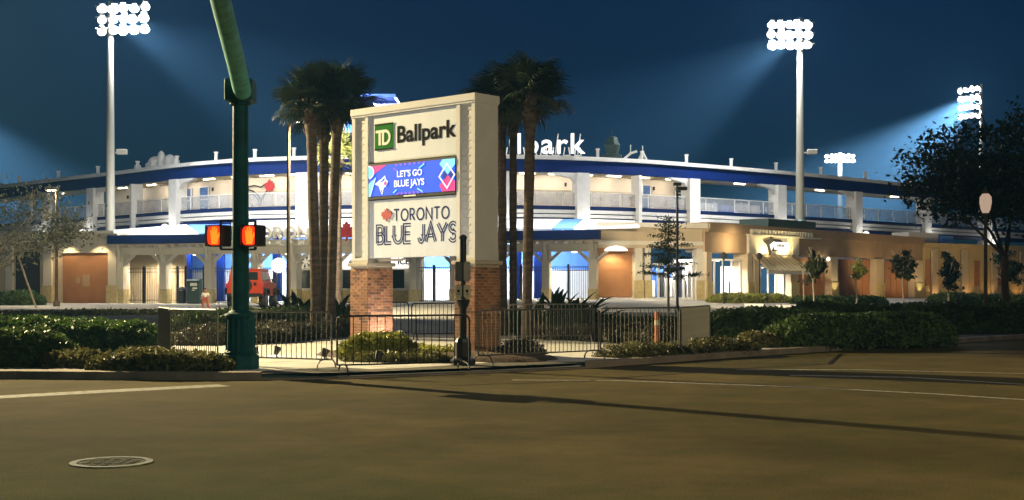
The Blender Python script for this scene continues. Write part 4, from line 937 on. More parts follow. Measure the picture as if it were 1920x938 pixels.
W.part('wall_shade_sheet', 'dark', U2(86)-2.6, U2(86)-.5, gz2, 4.3, .001, .01); W.part('pilaster', 'cream', U2(20)-.3, U2(20)+.3, gz2, 4.9, .001, .2)  # flat dark sheet on the wall, shade of an opening put into its colour
for px in (130, 190): W.light('gate_glow', 'SPOT', U2(px), .9, 4.8, 160, (1, .75, .42), (U2(px), -.3, 1.6), .12, spot=120)
# ---- stucco wing right of the portico
A = Facade((kx(1121)*80.5, 80.5), (kx(1322)*82.5, 82.5)); aw = thing('stucco_wing', 'pale stucco wing with tan gate panel and glazed shop front behind the thin tree', 'building', (A.a.x, A.a.y, 1.0)); A.start(aw); UA = A.u; ga = 1.0
A.part('upper_wall', 'tanwall', 0, A.L, 4.3, 5.6, -1, 0)
A.part('cornice', 'cream', -.2, A.L+.2, 5.601, 5.9, -1.2, .35); A.part('band', 'cream', 0, A.L, 4.5, 4.75, .001, .08)
g_ = A.part('gate_panel', 'brown', UA(1121), UA(1189), ga+.15, 4.05, -.6, -.4); A.part('gate_head', 'brown', UA(1121), UA(1189), 4.06, 4.29, -.6, -.2, g_)
for i in range(9): A.part('gate_slat', 'brown', UA(1121), UA(1189), ga+.2+i*.42, ga+.6+i*.42, -.399, -.385, g_)
A.part('step', 'white', UA(1115), UA(1215), ga-.2, ga+.12, -.4, .9)
for a, b in ((1190, 1204), (1209, 1220), (1306, 1318)):
    c = A.part('pier', 'cream', UA(a), UA(b), ga, 4.299, -.6, .05); A.part('pier_base', 'stone', UA(a)-.05, UA(b)+.05, ga, ga+1.25, .051, .16, c)
sf = A.part('shop_back', 'bglass', UA(1222), UA(1304), ga, 3.4, -2.2, -2.1)
for i in range(9):
    a = UA(1226)+(UA(1300)-UA(1226))*i/9; A.part('display', random.choice(['white', 'navy', 'blue_and_bluelit', 'dark', 'white']), a, a+.22, ga+.2, ga+random.uniform(1.2, 2.2), -2.09, -1.8)
for i in range(6):
    u = UA(1223)+(UA(1303)-UA(1223))*i/5; A.part('mullion', 'frame', u-.06, u+.06, ga, 3.35, -.5, -.35)
A.part('transom', 'frame', UA(1222), UA(1304), 3.2, 3.35, -.52, -.36); A.part('sill', 'frame', UA(1222), UA(1304), ga, ga+.15, -.53, -.33)
A.mesh('dome_lamp', MB().lathe([(.75, 0), (.7, .12), (.45, .25), (.1, .32)], 16, A.p(UA(1152), .3, 4.1)), 'signlit', smooth=True)
A.light('dome_glow', 'SPOT', UA(1152), .35, 4.05, 330, (1, .78, .45), (UA(1152), -.2, 1.0), .3, spot=150)
A.light('shop_glow', 'AREA', UA(1262), -1.2, 3.5, 120, (.95, .97, 1), (UA(1262), -1.3, 1), 2, .5)
# ---- shop building
B = Facade((kx(1322)*82.3, 82.3), (kx(1728)*106.5, 106.5)); sh = thing('shop_building', 'brown stucco team shop with lit cornice and sloping awning', 'building', (B.a.x, B.a.y, 1.0)); B.start(sh); UB = B.u; gb = 1.0
B.part('upper_wall', 'brownwall', 0, B.L, 4.1, 5.4, -1.5, 0)
B.part('parapet', 'brownwall', 0, B.L, 5.4, 6.0, -1.5, .25)
for a, b in ((1322, 1332), (1399, 1407), (1412, 1420), (1480, 1494), (1556, 1568), (1640, 1655), (1712, 1728)):
    c = B.part('pier', 'tanwall', UB(a), UB(b), gb, 4.099, -1., .12); B.part('pier_base', 'stone', UB(a)-.04, UB(b)+.04, gb, gb+1.2, .121, .2, c)
for a, b in ((1400, 1413), (1481, 1494)):
    B.part('portal_pilaster', 'cream', UB(a), UB(b), 4.1, 5.3, .001, .2)
B.part('portal_panel', 'cream', UB(1413), UB(1481), 4.1, 5.3, .001, .08)
for i in range(20): B.part('cornice_block', 'cream', UB(1400)+i*.42, UB(1400)+.22+i*.42, 5.42, 5.72, .251, .5)
B.part('cornice_shelf', 'cream', UB(1398), UB(1398)+9.5, 5.3, 5.399, .0, .55)
# swordfish-shaped emblem sign
se = B.part('shop_sign', 'signlit', UB(1447), UB(1472), 4.42, 4.95, .2, .35)
q = MB(); q.prism([(UB(1428)+a, 4.75+b) for a, b in ((0, .25), (.9, .42), (1.1, .6), (1.3, .42), (2.2, .4), (2.6, .2), (2.6, -.2), (1.6, -.42), (1.0, -.45), (.85, -.75), (.7, -.35), (.55, -.05))], lambda a, b, t: tuple(B.p(a, t, b)), .09, .19); B.mesh('sign_shape', q, 'dark', se)
q = MB(); q.prism([(UB(1428)+a, 4.75+b) for a, b in ((.75, .0), (1.3, .25), (1.5, .05), (1.2, -.15), (.95, -.4))], lambda a, b, t: tuple(B.p(a, t, b)), .191, .22); B.mesh('sign_emblem', q, 'signlit', se)
q = MB()
for i in range(5): a = UB(1447)+.15+i*.2; q.v += []; B.box(q, a, a+.13, 4.62, 4.8, .351, .36)
B.mesh('sign_lettering', q, 'dark', se)
# awning
q = MB(); a0, a1 = UB(1406), UB(1498)
q.hexa([B.p(a0, .1, 4.0), B.p(a1-1.2, .1, 4.0), B.p(a1-1.2, .14, 4.05), B.p(a0, .14, 4.05)], [B.p(a0, 1.5, 2.9), B.p(a1-.4, 1.5, 2.9), B.p(a1-.4, 1.54, 2.95), B.p(a0, 1.54, 2.95)]); aw_ = B.mesh('awning', q, 'yellowwall')
for i in range(9): u = a0+.15+(a1-1.2-a0)*i/9; q = MB(); q.bar(B.p(u, .16, 4.06), B.p(u+.12*i/3, 1.54, 2.98), .05, .03); B.mesh('awning_rib', q, 'cream', aw_)
B.part('awning_valance', 'cream', a0, a1-.4, 2.72, 2.89, 1.46, 1.52, aw_)
# glazing
def shopfront(px0, px1, zt, n):
    u0, u1 = UB(px0), UB(px1); bk = B.part('shop_back', 'white', u0, u1, gb, zt, -3.0, -2.9)
    for i in range(14):
        a = random.uniform(u0, u1-.5); B.part('display', random.choice(['navy', 'blue_and_bluelit', 'dark', 'white', 'brownwall', 'steel']), a, a+random.uniform(.15, .4), gb+.1, gb+random.uniform(.9, 2.1), -2.6+i*.06, -2.57+i*.06, bk)
    for i in range(n+1):
        u = u0+(u1-u0)*i/n; B.part('mullion', 'frame', u-.05, u+.05, gb, zt, -.5, -.38)
    B.part('transom', 'frame', u0, u1, zt-.12, zt, -.51, -.36); B.part('door_rail', 'frame', u0, u1, gb, gb+.14, -.51, -.36)
    B.part('lamp_row', 'shoplit', u0+.4, u1-.4, zt-.1, zt-.04, -1.9, -1.8)
    B.light('shop_glow', 'AREA', (u0+u1)/2, -1.6, zt-.15, SHOPW, (1, .96, .9), ((u0+u1)/2, -2.2, 1), 2, .6)
shopfront(1333, 1398, 3.7, 4); shopfront(1421, 1479, 3.3, 4)
for px0, px1 in ((1496, 1555), (1569, 1639), (1656, 1711)):
    g_ = B.part('panel_door', 'brown', UB(px0), UB(px1), gb, 4.0, -.5, -.4)
    n = 5
    for i in range(n): u = UB(px0)+(UB(px1)-UB(px0))*i/n; B.part('door_board', 'brown', u+.03, u+(UB(px1)-UB(px0))/n-.03, gb+.1, 3.9, -.399, -.375, g_)
for px, e, hh in ((1430, 220, 5.2), (1466, 220, 5.2)):
    B.light('sign_lamp', 'SPOT', UB(px), 1.1, 4.05, e, (1, .78, .38), (UB(px), .1, 5.3), .1, spot=130)
for px in (1555, 1562): pass
B.light('pier_uplight', 'SPOT', UB(1561), .9, gb+.25, 70, (1, .82, .45), (UB(1558), .0, 3.4), .08, spot=80)
B.light('pier_uplight', 'SPOT', UB(1718), .9, gb+.25, 60, (1, .82, .45), (UB(1722), .0, 3.), .08, spot=80)
B.light('wall_lamp', 'SPOT', UB(1530), 1.4, 4.3, 120, (1, .66, .3), (UB(1530), -.4, 1.8), .1, spot=130)
B.mesh('wall_lamp_body', MB().lathe([(.08, -.12), (.14, 0), (.05, .14)], 12, B.p(UB(1545), .35, 3.9)), 'shoplit')
B.light('wall_lamp', 'SPOT', UB(1365), 1.2, 4.6, 150, (1, .75, .42), (UB(1365), 0, 4.6-.2), .1, spot=150)
B.light('wall_lamp', 'SPOT', UB(1620), 2.5, 2.2, 220, (1, .68, .32), (UB(1640), 0, 4.6), .1, spot=150)
B.light('wall_lamp', 'SPOT', UB(1690), 2.5, 2.2, 170, (1, .68, .32), (UB(1690), 0, 4.6), .1, spot=150)
# roof plant behind the shop parapet and pole plinth
q = MB(); B.box(q, UB(1478), UB(1566), 6.0, 6.75, -4, -1.6); B.mesh('roof_plant', q, 'kiosk')
# ---- yellow side building
Y = Facade((kx(1730)*106.8, 106.8), (kx(2080)*123, 123)); yb = thing('yellow_side_building', 'low yellow stucco building with narrow brown windows lit from below', 'building', (Y.a.x, Y.a.y, 1.0)); Y.start(yb); UY = Y.u
Y.part('wall', 'yellowwall', 0, Y.L, .9, 5.2, -2, 0); Y.part('parapet', 'yellowwall', -.05, Y.L, 5.2, 5.6, -2, .2)
for a, b in ((1735, 1744), (1826, 1836), (1770, 1782), (1870, 1880)): Y.part('window', 'brown', UY(a), UY(b), 2.0, 4.2, .001, .06)
for px in (1750, 1806, 1862, 1915): Y.part('pilaster', 'tanwall', UY(px)-.4, UY(px)+.4, .9, 5.1, .07, .2)
for px in (1748, 1812, 1852, 1905, 1940): 
    Y.light('wall_uplight', 'SPOT', UY(px), .9, 1.15, 26, (1, .55, .2), (UY(px), 0, 2.6), .08, spot=110)
Y.light('wall_lamp', 'SPOT', UY(1800), 7, 4, 300, (1, .72, .36), (UY(1800), 0, 3.5), .1, spot=120)
Y.part('roof_kiosk', 'white', UY(1745), UY(1800), 5.6, 6.6, -4, -2.2); Y.part('roof_cover', 'blue_and_bluelit', UY(1806), UY(1828), 5.6, 6.4, -3.4, -2.2)
# ================================================================ palms
def frond_mesh(L, n=26, droop=.5):
    """one fan leaf: stalk along +x, then a costapalmate fan of narrow segments"""
    mb = MB(); st = L*.5; mb.tube([(0,0,0), (st*.6,0,.08*L), (st,0,.05*L)], [.022,.016,.012], 5)
    for i in range(n):
        a = R(-105+210*i/(n-1)); ln = L*.58*(1-.28*abs(a)/R(105))*random.uniform(.88, 1.05); w_ = .035*L/1.6
        d = Vector((math.cos(a), math.sin(a), 0)); s = Vector((-d.y, d.x, 0)); o = Vector((st+L*.12*math.cos(a)*.5, 0, .05*L)); dr = droop*random.uniform(.7, 1.3)
        p1 = o+d*ln*.5+Vector((0, 0, .04*L-.1*dr*abs(math.sin(a)))); p2 = o+d*ln*.82+Vector((0, 0, -.18*dr*L*.5)); p3 = o+d*ln*.96+Vector((0, 0, -.42*dr*L*.5))
        k = len(mb.v); mb.v += [tuple(o), tuple(p1-s*w_), tuple(p1+s*w_), tuple(p2-s*w_*.7), tuple(p2+s*w_*.7), tuple(p3)]
        mb.f += [(k, k+1, k+2), (k+1, k+3, k+4, k+2), (k+3, k+5, k+4)]
    return mb
FR = {}
def palm(label, px, d, crown_py, trunk_px, nf=34, L=1.7, m='palm', lean=0., tilt_seed=0, skirt=True, group='cabbage palms in the planting'):
    x = kx(px)*d; g = G(x, d)-.02; t = thing('palm_tree', label, 'palm tree', (x, d, g), 0, group); H = zpy(crown_py, d)-g; r = trunk_px/FPX*d/2
    path = [(0, 0, 0), (lean*.15, 0, H*.25), (lean*.35, 0, H*.5), (lean*.65, .0, H*.75), (lean, 0, H)]
    mb = MB(); pts = []; rs = []
    for i in range(29):
        f = i/28; z = H*f; pts.append((lean*f**1.4, .05*math.sin(f*5+px), z)); rs.append(r*(1.18-.2*f if f < .12 else 1.)*(1+.06*random.uniform(-1, 1))*(1 if f < .86 else 1.25))
    mb.tube(pts, rs, 10); mb.build('trunk', 'palmbark', t, smooth=True)
    if skirt:
        q = MB()                                    # old leaf bases criss-crossing under the crown
        for i in range(46):
            a = random.uniform(0, 6.283); z = H*(1-.14*random.random()); u = Vector((math.cos(a), math.sin(a), 0)); b = Vector((lean*(z/H)**1.4, 0, z))+u*r*.9
            q.bar(b, b+u*.12+Vector((-u.y*.07, u.x*.07, .24)), .05, .02)
        q.build('leaf_bases', 'palmbark', t)
    for k in range(nf):
        key = (m, k % 5, L)
        if key not in FR:
            o = frond_mesh(L, droop=.35+.2*(k % 5)).build('frond', LEAF[m], recalc=False); FR[key] = o.data; bpy.data.objects.remove(o)
        o = link('frond', FR[key], None, t, (pts[-1][0]+random.uniform(-.06, .06), random.uniform(-.06, .06), H-.1+random.uniform(-.15, .1)))
        el = R(80-98*((k+.5)/nf)**1.05+random.uniform(-9, 9)); az = k*2.39996+tilt_seed
        o.rotation_euler = (random.uniform(-.5, .5), -el, az); s_ = random.uniform(.85, 1.12); o.scale = (s_, s_, s_)
    return t
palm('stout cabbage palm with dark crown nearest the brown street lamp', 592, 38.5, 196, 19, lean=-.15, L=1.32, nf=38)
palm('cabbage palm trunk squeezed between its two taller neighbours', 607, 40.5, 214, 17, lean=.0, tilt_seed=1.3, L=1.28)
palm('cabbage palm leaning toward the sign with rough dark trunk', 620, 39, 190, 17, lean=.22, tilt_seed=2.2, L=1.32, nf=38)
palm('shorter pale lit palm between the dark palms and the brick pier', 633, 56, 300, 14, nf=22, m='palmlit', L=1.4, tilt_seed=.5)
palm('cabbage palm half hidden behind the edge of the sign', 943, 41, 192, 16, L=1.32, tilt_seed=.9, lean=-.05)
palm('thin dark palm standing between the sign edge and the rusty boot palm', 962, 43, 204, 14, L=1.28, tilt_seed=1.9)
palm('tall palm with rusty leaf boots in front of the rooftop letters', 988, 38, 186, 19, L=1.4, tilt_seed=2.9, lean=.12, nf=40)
palm('low palm crown spreading at the right of the rusty boot palm', 1068, 60, 175, 5, L=2.1, tilt_seed=.3, nf=16) if False else None
# ================================================================ broadleaf trees
def limbs(mb, p, d, L, r, depth, tips, spread, up=.15, n=5):
    q = p+d*L; mid = p+d*L*.5+Vector((random.uniform(-1, 1), random.uniform(-1, 1), random.uniform(-1, 1)))*L*.06
    mb.tube([p, mid, q], [r, r*.85, r*.68], n, False); tips.append((q, L)); tips.append((mid, L*.6))
    if depth == 0: return
    for i in range(random.choice((2, 3, 3))):
        nd = (d+Vector((random.uniform(-1, 1), random.uniform(-1, 1), random.uniform(-.7, 1)*.8+up))*spread).normalized(); limbs(mb, q, nd, L*random.uniform(.62, .85), r*.62, depth-1, tips, spread, up, n)
def tree(name, label, pos, trunk_h, crown_c, crown_r, leaf, nleaf, lsize, m='bark', r=.18, depth=3, spread=.75, clumps=60, group=None, cone=0.):
    x, y = pos; g = G(x, y) if y > curb_y(x) else 0; t = thing(name, label, 'tree', (x, y, g-.03), 0, group)
    mb = MB(); mb.tube([(0, 0, 0), (.03, 0, trunk_h*.3), (-.02, .02, trunk_h*.7), (0, 0, trunk_h)], [r*1.35, r, r*.9, r*.8], 9); tips = []
    cc = Vector(crown_c)-Vector((x, y, g)); cr = Vector(crown_r)
    for i in range(6):
        a = i*1.05+random.random()*.5; tgt = cc+Vector((math.cos(a)*cr.x*.7, math.sin(a)*cr.y*.7, random.uniform(-.5, .8)*cr.z)); dd = tgt-Vector((0, 0, trunk_h*.9)); limbs(mb, Vector((0, 0, trunk_h*random.uniform(.75, 1))), dd.normalized(), dd.length*.45, r*.45, depth, tips, spread*.6)
    mb.build('trunk', m, t, smooth=True)
    C_ = []
    for _ in range(clumps):
        v = rng.normal(size=3); v /= np.linalg.norm(v); rad = rng.random()**.45; C_.append(np.array(cc)+v*np.array(cr)*rad)
    inside = [q for q, L in tips if ((q-cc).x/cr.x)**2+((q-cc).y/cr.y)**2+((q-cc).z/cr.z)**2 < 1.25]; C_ += [np.array(q) for q in inside[:clumps]]
    C_ = np.array(C_); idx = rng.integers(0, len(C_), nleaf); sc = min(cr)*.2
    P = C_[idx]+rng.normal(size=(nleaf, 3))*sc*np.array([1.2, 1.2, .6])
    zn = np.clip((P[:, 2]-cc.z)/cr.z, -1, 1.3); f_ = 1-cone*(zn*.5+.5); P[:, 0] = cc.x+(P[:, 0]-cc.x)*f_; P[:, 1] = cc.y+(P[:, 1]-cc.y)*f_
    link('crown', quad_mesh('crown', leaf_arrays(P, lsize, .5)), LEAF[leaf], t)
    return t
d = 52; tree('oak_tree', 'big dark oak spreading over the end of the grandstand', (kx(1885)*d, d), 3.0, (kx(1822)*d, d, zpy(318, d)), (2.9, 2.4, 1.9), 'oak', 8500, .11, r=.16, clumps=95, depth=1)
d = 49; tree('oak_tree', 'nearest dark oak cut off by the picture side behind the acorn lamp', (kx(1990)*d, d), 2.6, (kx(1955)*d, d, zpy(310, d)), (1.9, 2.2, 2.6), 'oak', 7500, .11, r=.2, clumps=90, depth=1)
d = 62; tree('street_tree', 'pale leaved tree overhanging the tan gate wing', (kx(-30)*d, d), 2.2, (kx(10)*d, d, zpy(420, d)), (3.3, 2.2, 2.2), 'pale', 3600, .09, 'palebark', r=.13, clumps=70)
x, y = kx(68)*64, 64
tag(MB().bar((x-.9, y, G(x, y)+2.6), (x, y, G(x, y)), .07).build('tree_stake', 'palebark'), 'leaning timber stake propping the pale tree by the hedge', 'stake')
# thin tiered cypress
x, d = kx(1253)*63, 63; g = G(x, d); t = thing('cypress_tree', 'thin bald cypress with flat dark tiers beside the black lamp pole', 'tree', (x, d, g-.03)); H = zpy(404, d)-g
mb = MB(); mb.tube([(0,0,0),(0.02,0,H*.5),(0,0,H)], [.07,.05,.015], 7); P = []
for k in range(26):
    z = H*(.36+.62*k/25); a = k*2.4; L = (1.45*(1-k/27)+.18)*random.uniform(.7, 1.1); u = Vector((math.cos(a), math.sin(a), 0)); q = Vector((0, 0, z)); e = q+u*L+Vector((0, 0, .12*L)); mb.tube([q, (q+e)/2+Vector((0, 0, -.02)), e], [.022, .014, .006], 5, False)
    n = int(150*L); f = rng.random(n)**.7; P.append(np.array(q)+np.outer(f, np.array(e-q))+rng.normal(size=(n, 3))*np.array([.2, .2, .055]))
mb.build('trunk', 'bark', t, smooth=True); link('crown', quad_mesh('crown', leaf_arrays(np.concatenate(P), .075, .35)), LEAF['cypress'], t)
for px, d, py0, py1, rw, m, lab, n in ((1525, 76, 462, 532, 27, 'magnolia', 'young magnolia in front of the brown panel door by the awning', 1500), (1606, 80, 484, 524, 15, 'lime', 'small bright green tree with forked pale trunk before the brown doors', 600),
    (1693, 80, 462, 528, 23, 'oak', 'round dark young tree before the last brown door of the shop', 1500), (1778, 84, 456, 546, 25, 'oak', 'tall oval dark tree before the yellow side building', 2000), (1885, 84, 470, 540, 28, 'oak', 'broad dark young tree by the acorn lamp before the yellow building', 1800)):
    x = kx(px)*d; s = d/FPX; cz_ = zpy((py0+py1)/2, d); g = G(x, d)
    tree('young_tree', lab, (x, d), max(.5, cz_-g-.25*(py1-py0)*s), (x, d, cz_), (rw*s, rw*s, (py1-py0)/2*s), m, n, .13, 'palebark', r=.055, depth=2, clumps=15, cone={1525: .75, 1606: .2, 1693: .45, 1778: .7, 1885: .3}[px], group='young trees along the shop')
x, y = kx(1507)*78, 78
tag(MB().bar((x, y, G(x, y)-.02), (x-.05, y, G(x, y)+2.5), .07).build('tree_stake', 'palebark'), 'upright timber stake by the young magnolia at the awning', 'stake')
# ================================================================ bird-of-paradise plants with paddle leaves
def paddle(L, w_):
    mb = MB(); st = L*.42; mb.tube([(0,0,0),(st*.6,0,.02),(st,0,.0)], [.018,.013,.009], 5, False); n = 7; k = len(mb.v)
    for i in range(n+1):
        f = i/n; x = st+(L-st)*f; ww = w_*math.sin(math.pi*(.08+.9*f))**.8; z = -.25*L*f*f
        mb.v += [(x, -ww, z+.06*ww/w_), (x, 0, z), (x, ww, z+.06*ww/w_)]
    for i in range(n): a = k+3*i; mb.f += [(a, a+1, a+4, a+3), (a+1, a+2, a+5, a+4)]
    return mb
PD_ = []
for i in range(4):
    o = paddle(1.45+.15*i, .085+.016*i).build('leaf', LEAF['bird'], recalc=False); PD_.append(o.data); bpy.data.objects.remove(o)
def bird(label, px, d, n, s, group='broad leaved plants by the barriers', upr=(35, 88)):
    x = kx(px)*d; t = thing('bird_of_paradise_plant', label, 'plant', (x, d, G(x, d)-.02), 0, group)
    for i in range(int(n*1.7)):
        o = link('leaf', PD_[i % 4], None, t, (random.uniform(-.18, .18), random.uniform(-.18, .18), 0)); sc = s*random.uniform(.6, .95); o.scale = (sc, sc, sc); o.rotation_euler = (random.uniform(-.4, .4), -R(random.uniform(*upr)), i*2.4+random.random())
for px, d, n, s, l in ((968, 41, 16, .75, 'small paddle leaved plant between the thin palm trunks'), (1010, 41, 22, .85, 'paddle leaved plant beside the rusty boot palm'), (1045, 42, 26, 1.0, 'tallest paddle leaved plant in front of the portico columns'), (1075, 41.5, 26, 1.05, 'paddle leaved plant with spiky top before the last portico column'), (1104, 41, 20, .85, 'paddle leaved plant at the end of the clump by the brown gate panel'),
    (528, 43, 20, .8, 'low paddle leaved plant beside the red car'), (560, 42, 24, .95, 'bright paddle leaved plant beside the stout palm'), (640, 42, 22, .85, 'dark paddle leaved plant against the brick pier'), (585, 42.5, 16, .8, 'paddle leaved plant behind the palm trunks')):
    bird(l, px, d, n, s)
# ================================================================ hedges and ground cover
def line(*q): return [g2(px, d) for px, d in q]
hedge('clipped dark hedge at the corner of the paved pad', line((-110, 25.6), (125, 25.6)), 1.7, .72, 'hedge', .055, 700)
hedge('long clipped hedge with sunken front behind the grey barriers', line((-80, 32.0), (140, 31.2), (292, 30.6)), 1.9, .80, 'hedge2', .06, 600)
hedge('dark hedge behind the clipped hedges by the tan gate', line((-60, 38.5), (150, 39)), 1.6, .6, 'hedge', .07, 420)
hedge('low brownish hedge strip along the plaza before the tan gate', line((-40, 50), (130, 52), (420, 53)), 1.4, .14, 'cover', .08, 260)
hedge('low loose groundcover clump beside the paved pad', line((85, 25.0), (190, 24.6)), .9, .32, 'cover', .05, 520, cat='groundcover', name='groundcover')
hedge('loose groundcover spilling over the kerb at the signal pole', line((185, 24.0), (300, 23.75), (432, 23.7)), 1.2, .36, 'cover', .05, 560, cat='groundcover', name='groundcover', bump=.25)
hedge('dry grey shrub strip along the sidewalk behind the grey barriers', line((322, 34.2), (480, 35.5), (655, 40.6)), 1.5, .48, 'grey', .06, 420, cat='shrubs', name='shrub_row', bump=.25)
hedge('dark hedge behind the dry grey shrub strip', line((318, 37), (480, 38.6), (640, 43)), 1.3, .78, 'hedge', .07, 420)
hedge('lime green shrub lit up in front of the brick pier', line((645, 27.6), (778, 27.3)), .9, .52, 'lime', .055, 600, cat='shrub', name='shrub', bump=.3)
hedge('yellow green groundcover filling the bed between the brick piers', line((742, 28.6), (800, 28.2), (858, 27.6)), .9, .3, 'lime', .05, 520, cat='groundcover', name='groundcover', bump=.3)
hedge('low dark groundcover along the front of the sign bed', line((648, 26.7), (760, 26.5), (845, 26.3)), .6, .2, 'cover', .045, 560, cat='groundcover', name='groundcover', bump=.3)
hedge('dry shrub at the foot of the brick pier beside the palm', line((945, 28.0), (1000, 29.2)), .8, .34, 'grey', .05, 420, cat='shrub', name='shrub', bump=.3)
hedge('dry grey shrub strip behind the curved path on the palm side', line((985, 39.6), (1100, 38.2), (1268, 34.6)), 1.3, .5, 'grey', .06, 420, cat='shrubs', name='shrub_row', bump=.25)
hedge('dark hedge behind the grey barrier and marker post', line((935, 44.5), (1120, 44), (1300, 42)), 1.5, .6, 'hedge', .07, 420)
hedge('dark clipped hedge behind the edge on barrier', line((1325, 38.2), (1570, 40)), 1.8, .92, 'hedge', .065, 480)
hedge('rounded dark hedge close to the kerb of the side street', line((1455, 33.6), (1600, 35.4), (1770, 36.8)), 1.5, .84, 'hedge', .06, 600)
hedge('long tall dark hedge under the acorn lamp', line((1470, 47), (1700, 46), (2050, 47)), 1.8, 1.0, 'hedge', .075, 380)
hedge('loose groundcover along the side street kerb', line((1135, 28.2), (1250, 29.6), (1400, 31.8)), 1.0, .28, 'cover', .05, 520, cat='groundcover', name='groundcover', bump=.3)
hedge('low brown groundcover between the rounded hedge and the kerb', line((1395, 33.2), (1450, 33.8)), 1.0, .4, 'cover', .055, 420, cat='groundcover', name='groundcover', bump=.3)
hedge('bright low planting at the foot of the shop windows', line((1338, 77), (1400, 79), (1470, 82)), 1.6, .5, 'lime', .09, 220, cat='planting', name='shrub_row', bump=.25)
hedge('low hedge before the brown panel doors of the shop', line((1490, 79), (1560, 80), (1650, 84)), 1.6, .5, 'hedge2', .09, 200)
hedge('long low dark hedge before the yellow side building', line((1745, 88), (1850, 88), (2000, 90)), 1.5, .75, 'hedge', .1, 200)
hedge('low dark hedge at the foot of the tan wing under the pale tree', line((-40, 76), (78, 76)), 1.5, .8, 'hedge', .1, 200)
# white blossoms and stones are left to the planting; pale kerb stones before the shop
for px0, px1, wl_ in ((1397, 1432, 'below the sloping awning'), (1455, 1510, 'beside the young magnolia'), (1546, 1590, 'before the small bright green tree')):
    d = 73; a, b = g2(px0, d), g2(px1, d); z = G(a[0], a[1])
    tag(MB().hexa([(a[0], a[1], z), (b[0], b[1], z), (b[0], b[1]+.2, z), (a[0], a[1]+.2, z)], [(a[0], a[1]+.03, z+.16), (b[0], b[1]+.03, z+.16), (b[0], b[1]+.2, z+.16), (a[0], a[1]+.2, z+.16)]).build('wheel_stop', 'white'), 'white concrete wheel stop lying '+wl_, 'wheel stop', 'wheel stops before the shop')
# ================================================================ light towers
def tower(label, px, ptop, d, base_z, rows, cols, hw, face, group='stadium floodlight towers', cam_pod=True, lampw=None, r0=.34, beam=None, skew=0., rowh=.8, shift=0., glow=7000):
    x, zt = kx(px)*d, zpy(ptop, d); t = thing('floodlight_tower', label, 'light tower', (x, d, base_z), 0, group); H = zt-base_z
    MB().lathe([(r0, 0), (r0*.8, H*.5), (r0*.55, H), (r0*.3, H+.05)], 12).build('pole', 'towerpole', t, smooth=True)
    MB().lathe([(r0*1.5, -.3), (r0*1.5, .1), (r0, .25)], 12).build('base_collar', 'kiosk', t)
    f = Vector((face[0], face[1], 0)).normalized(); s = Vector((-f.y, f.x, 0)); tilt = face[2]
    me = None
    for r in range(rows):
        z = H-.5-r*rowh; MB().bar(s*(hw+shift)+Vector((0, 0, z+.22+skew*(hw+shift))), s*(shift-hw)+Vector((0, 0, z+.22+skew*(shift-hw))), .1, .1).build('crossarm', 'towerpole', t)
        for c in range(cols):
            q = shift-hw+2*hw*(c+.5+random.uniform(-.12, .12))/cols
            dvec = (f+Vector((0, 0, -tilt))).normalized(); 
            if me is None:
                o = MB().tube([dvec*-.32, dvec*-.2, dvec*.05, dvec*.16], [.1, .2, .3, .32], 12).build('luminaire', 'steel', t, smooth=True); me = o.data
                ln = MB().tube([dvec*.17, dvec*.19], [.27, .27], 12).build('lens', 'lampwhite', o); lme = ln.data
                vz_ = MB().tube([dvec*.0+Vector((0,0,.3)), dvec*.3+Vector((0,0,.28))], [.2, .2], 4).build('visor', 'steel', o); vme = vz_.data
            else:
                o = link('luminaire', me, None, t); link('lens', lme, None, o); link('visor', vme, None, o)
            o.scale = (random.uniform(1., 1.4), 1, random.uniform(.8, 1.1)); o.rotation_euler = (random.uniform(-.15, .15), 0, random.uniform(-.2, .2))
            o.location = s*q+f*.3+Vector((0, 0, z+skew*q+random.uniform(-.06, .06)))
    if glow: light('lamp_halo', 'POINT', Vector((x, d, zt-.5-(rows-1)*rowh/2))+f*1.1+s*shift, glow, (.95, .98, 1), t, size=.6)
    if cam_pod:
        zz = zpy(287, d)-base_z; q = MB(); q.bar((0, 0, zz), (.9, -.2, zz+.05), .1); q.bbox(.5, 1.25, -.35, .0, zz-.12, zz+.25, .05); q.build('camera_pod', 'towerpole', t)
    if beam:
        for (e, aim, sp) in beam: light('field_beam', 'SPOT', (x+f.x*1.2, d+f.y*1.2, zt-1.5), e, (.93, .97, 1), t, aim, .5, spot=sp, blend=.7)
    return t
tower('tall floodlight tower rising behind the tan gate wing', 207, 4, 92, 5.6, 3, 5, 1.85, (.45, -.85, .35), shift=.8, skew=.13, beam=((BEAM, (20, 150, 0), 44), (ROOFW, (-14, 98, 10), 110)))
tower('tall floodlight tower rising behind the shop roof', 1500, 35, 97, 6.75, 3, 5, 1.75, (-.45, -.85, .35), shift=-.65, skew=-.1, beam=((BEAM, (-15, 140, 0), 44), (ROOFW, (16, 104, 10), 120)))
tower('floodlight tower with four stacked lamp rows behind the dark oak', 1840, 158, 150, 1., 4, 4, 1.5, (-.75, -.6, .3), shift=-1.3, cam_pod=False, beam=((BEAM*3.6, (28, 156, 0), 54),), rowh=1.05)
tower('short distant floodlight tower with a flat lamp ring above the blue roof', 1575, 287, 210, 1., 2, 7, 2.4, (-.2, -1, .5), cam_pod=False, r0=.6)
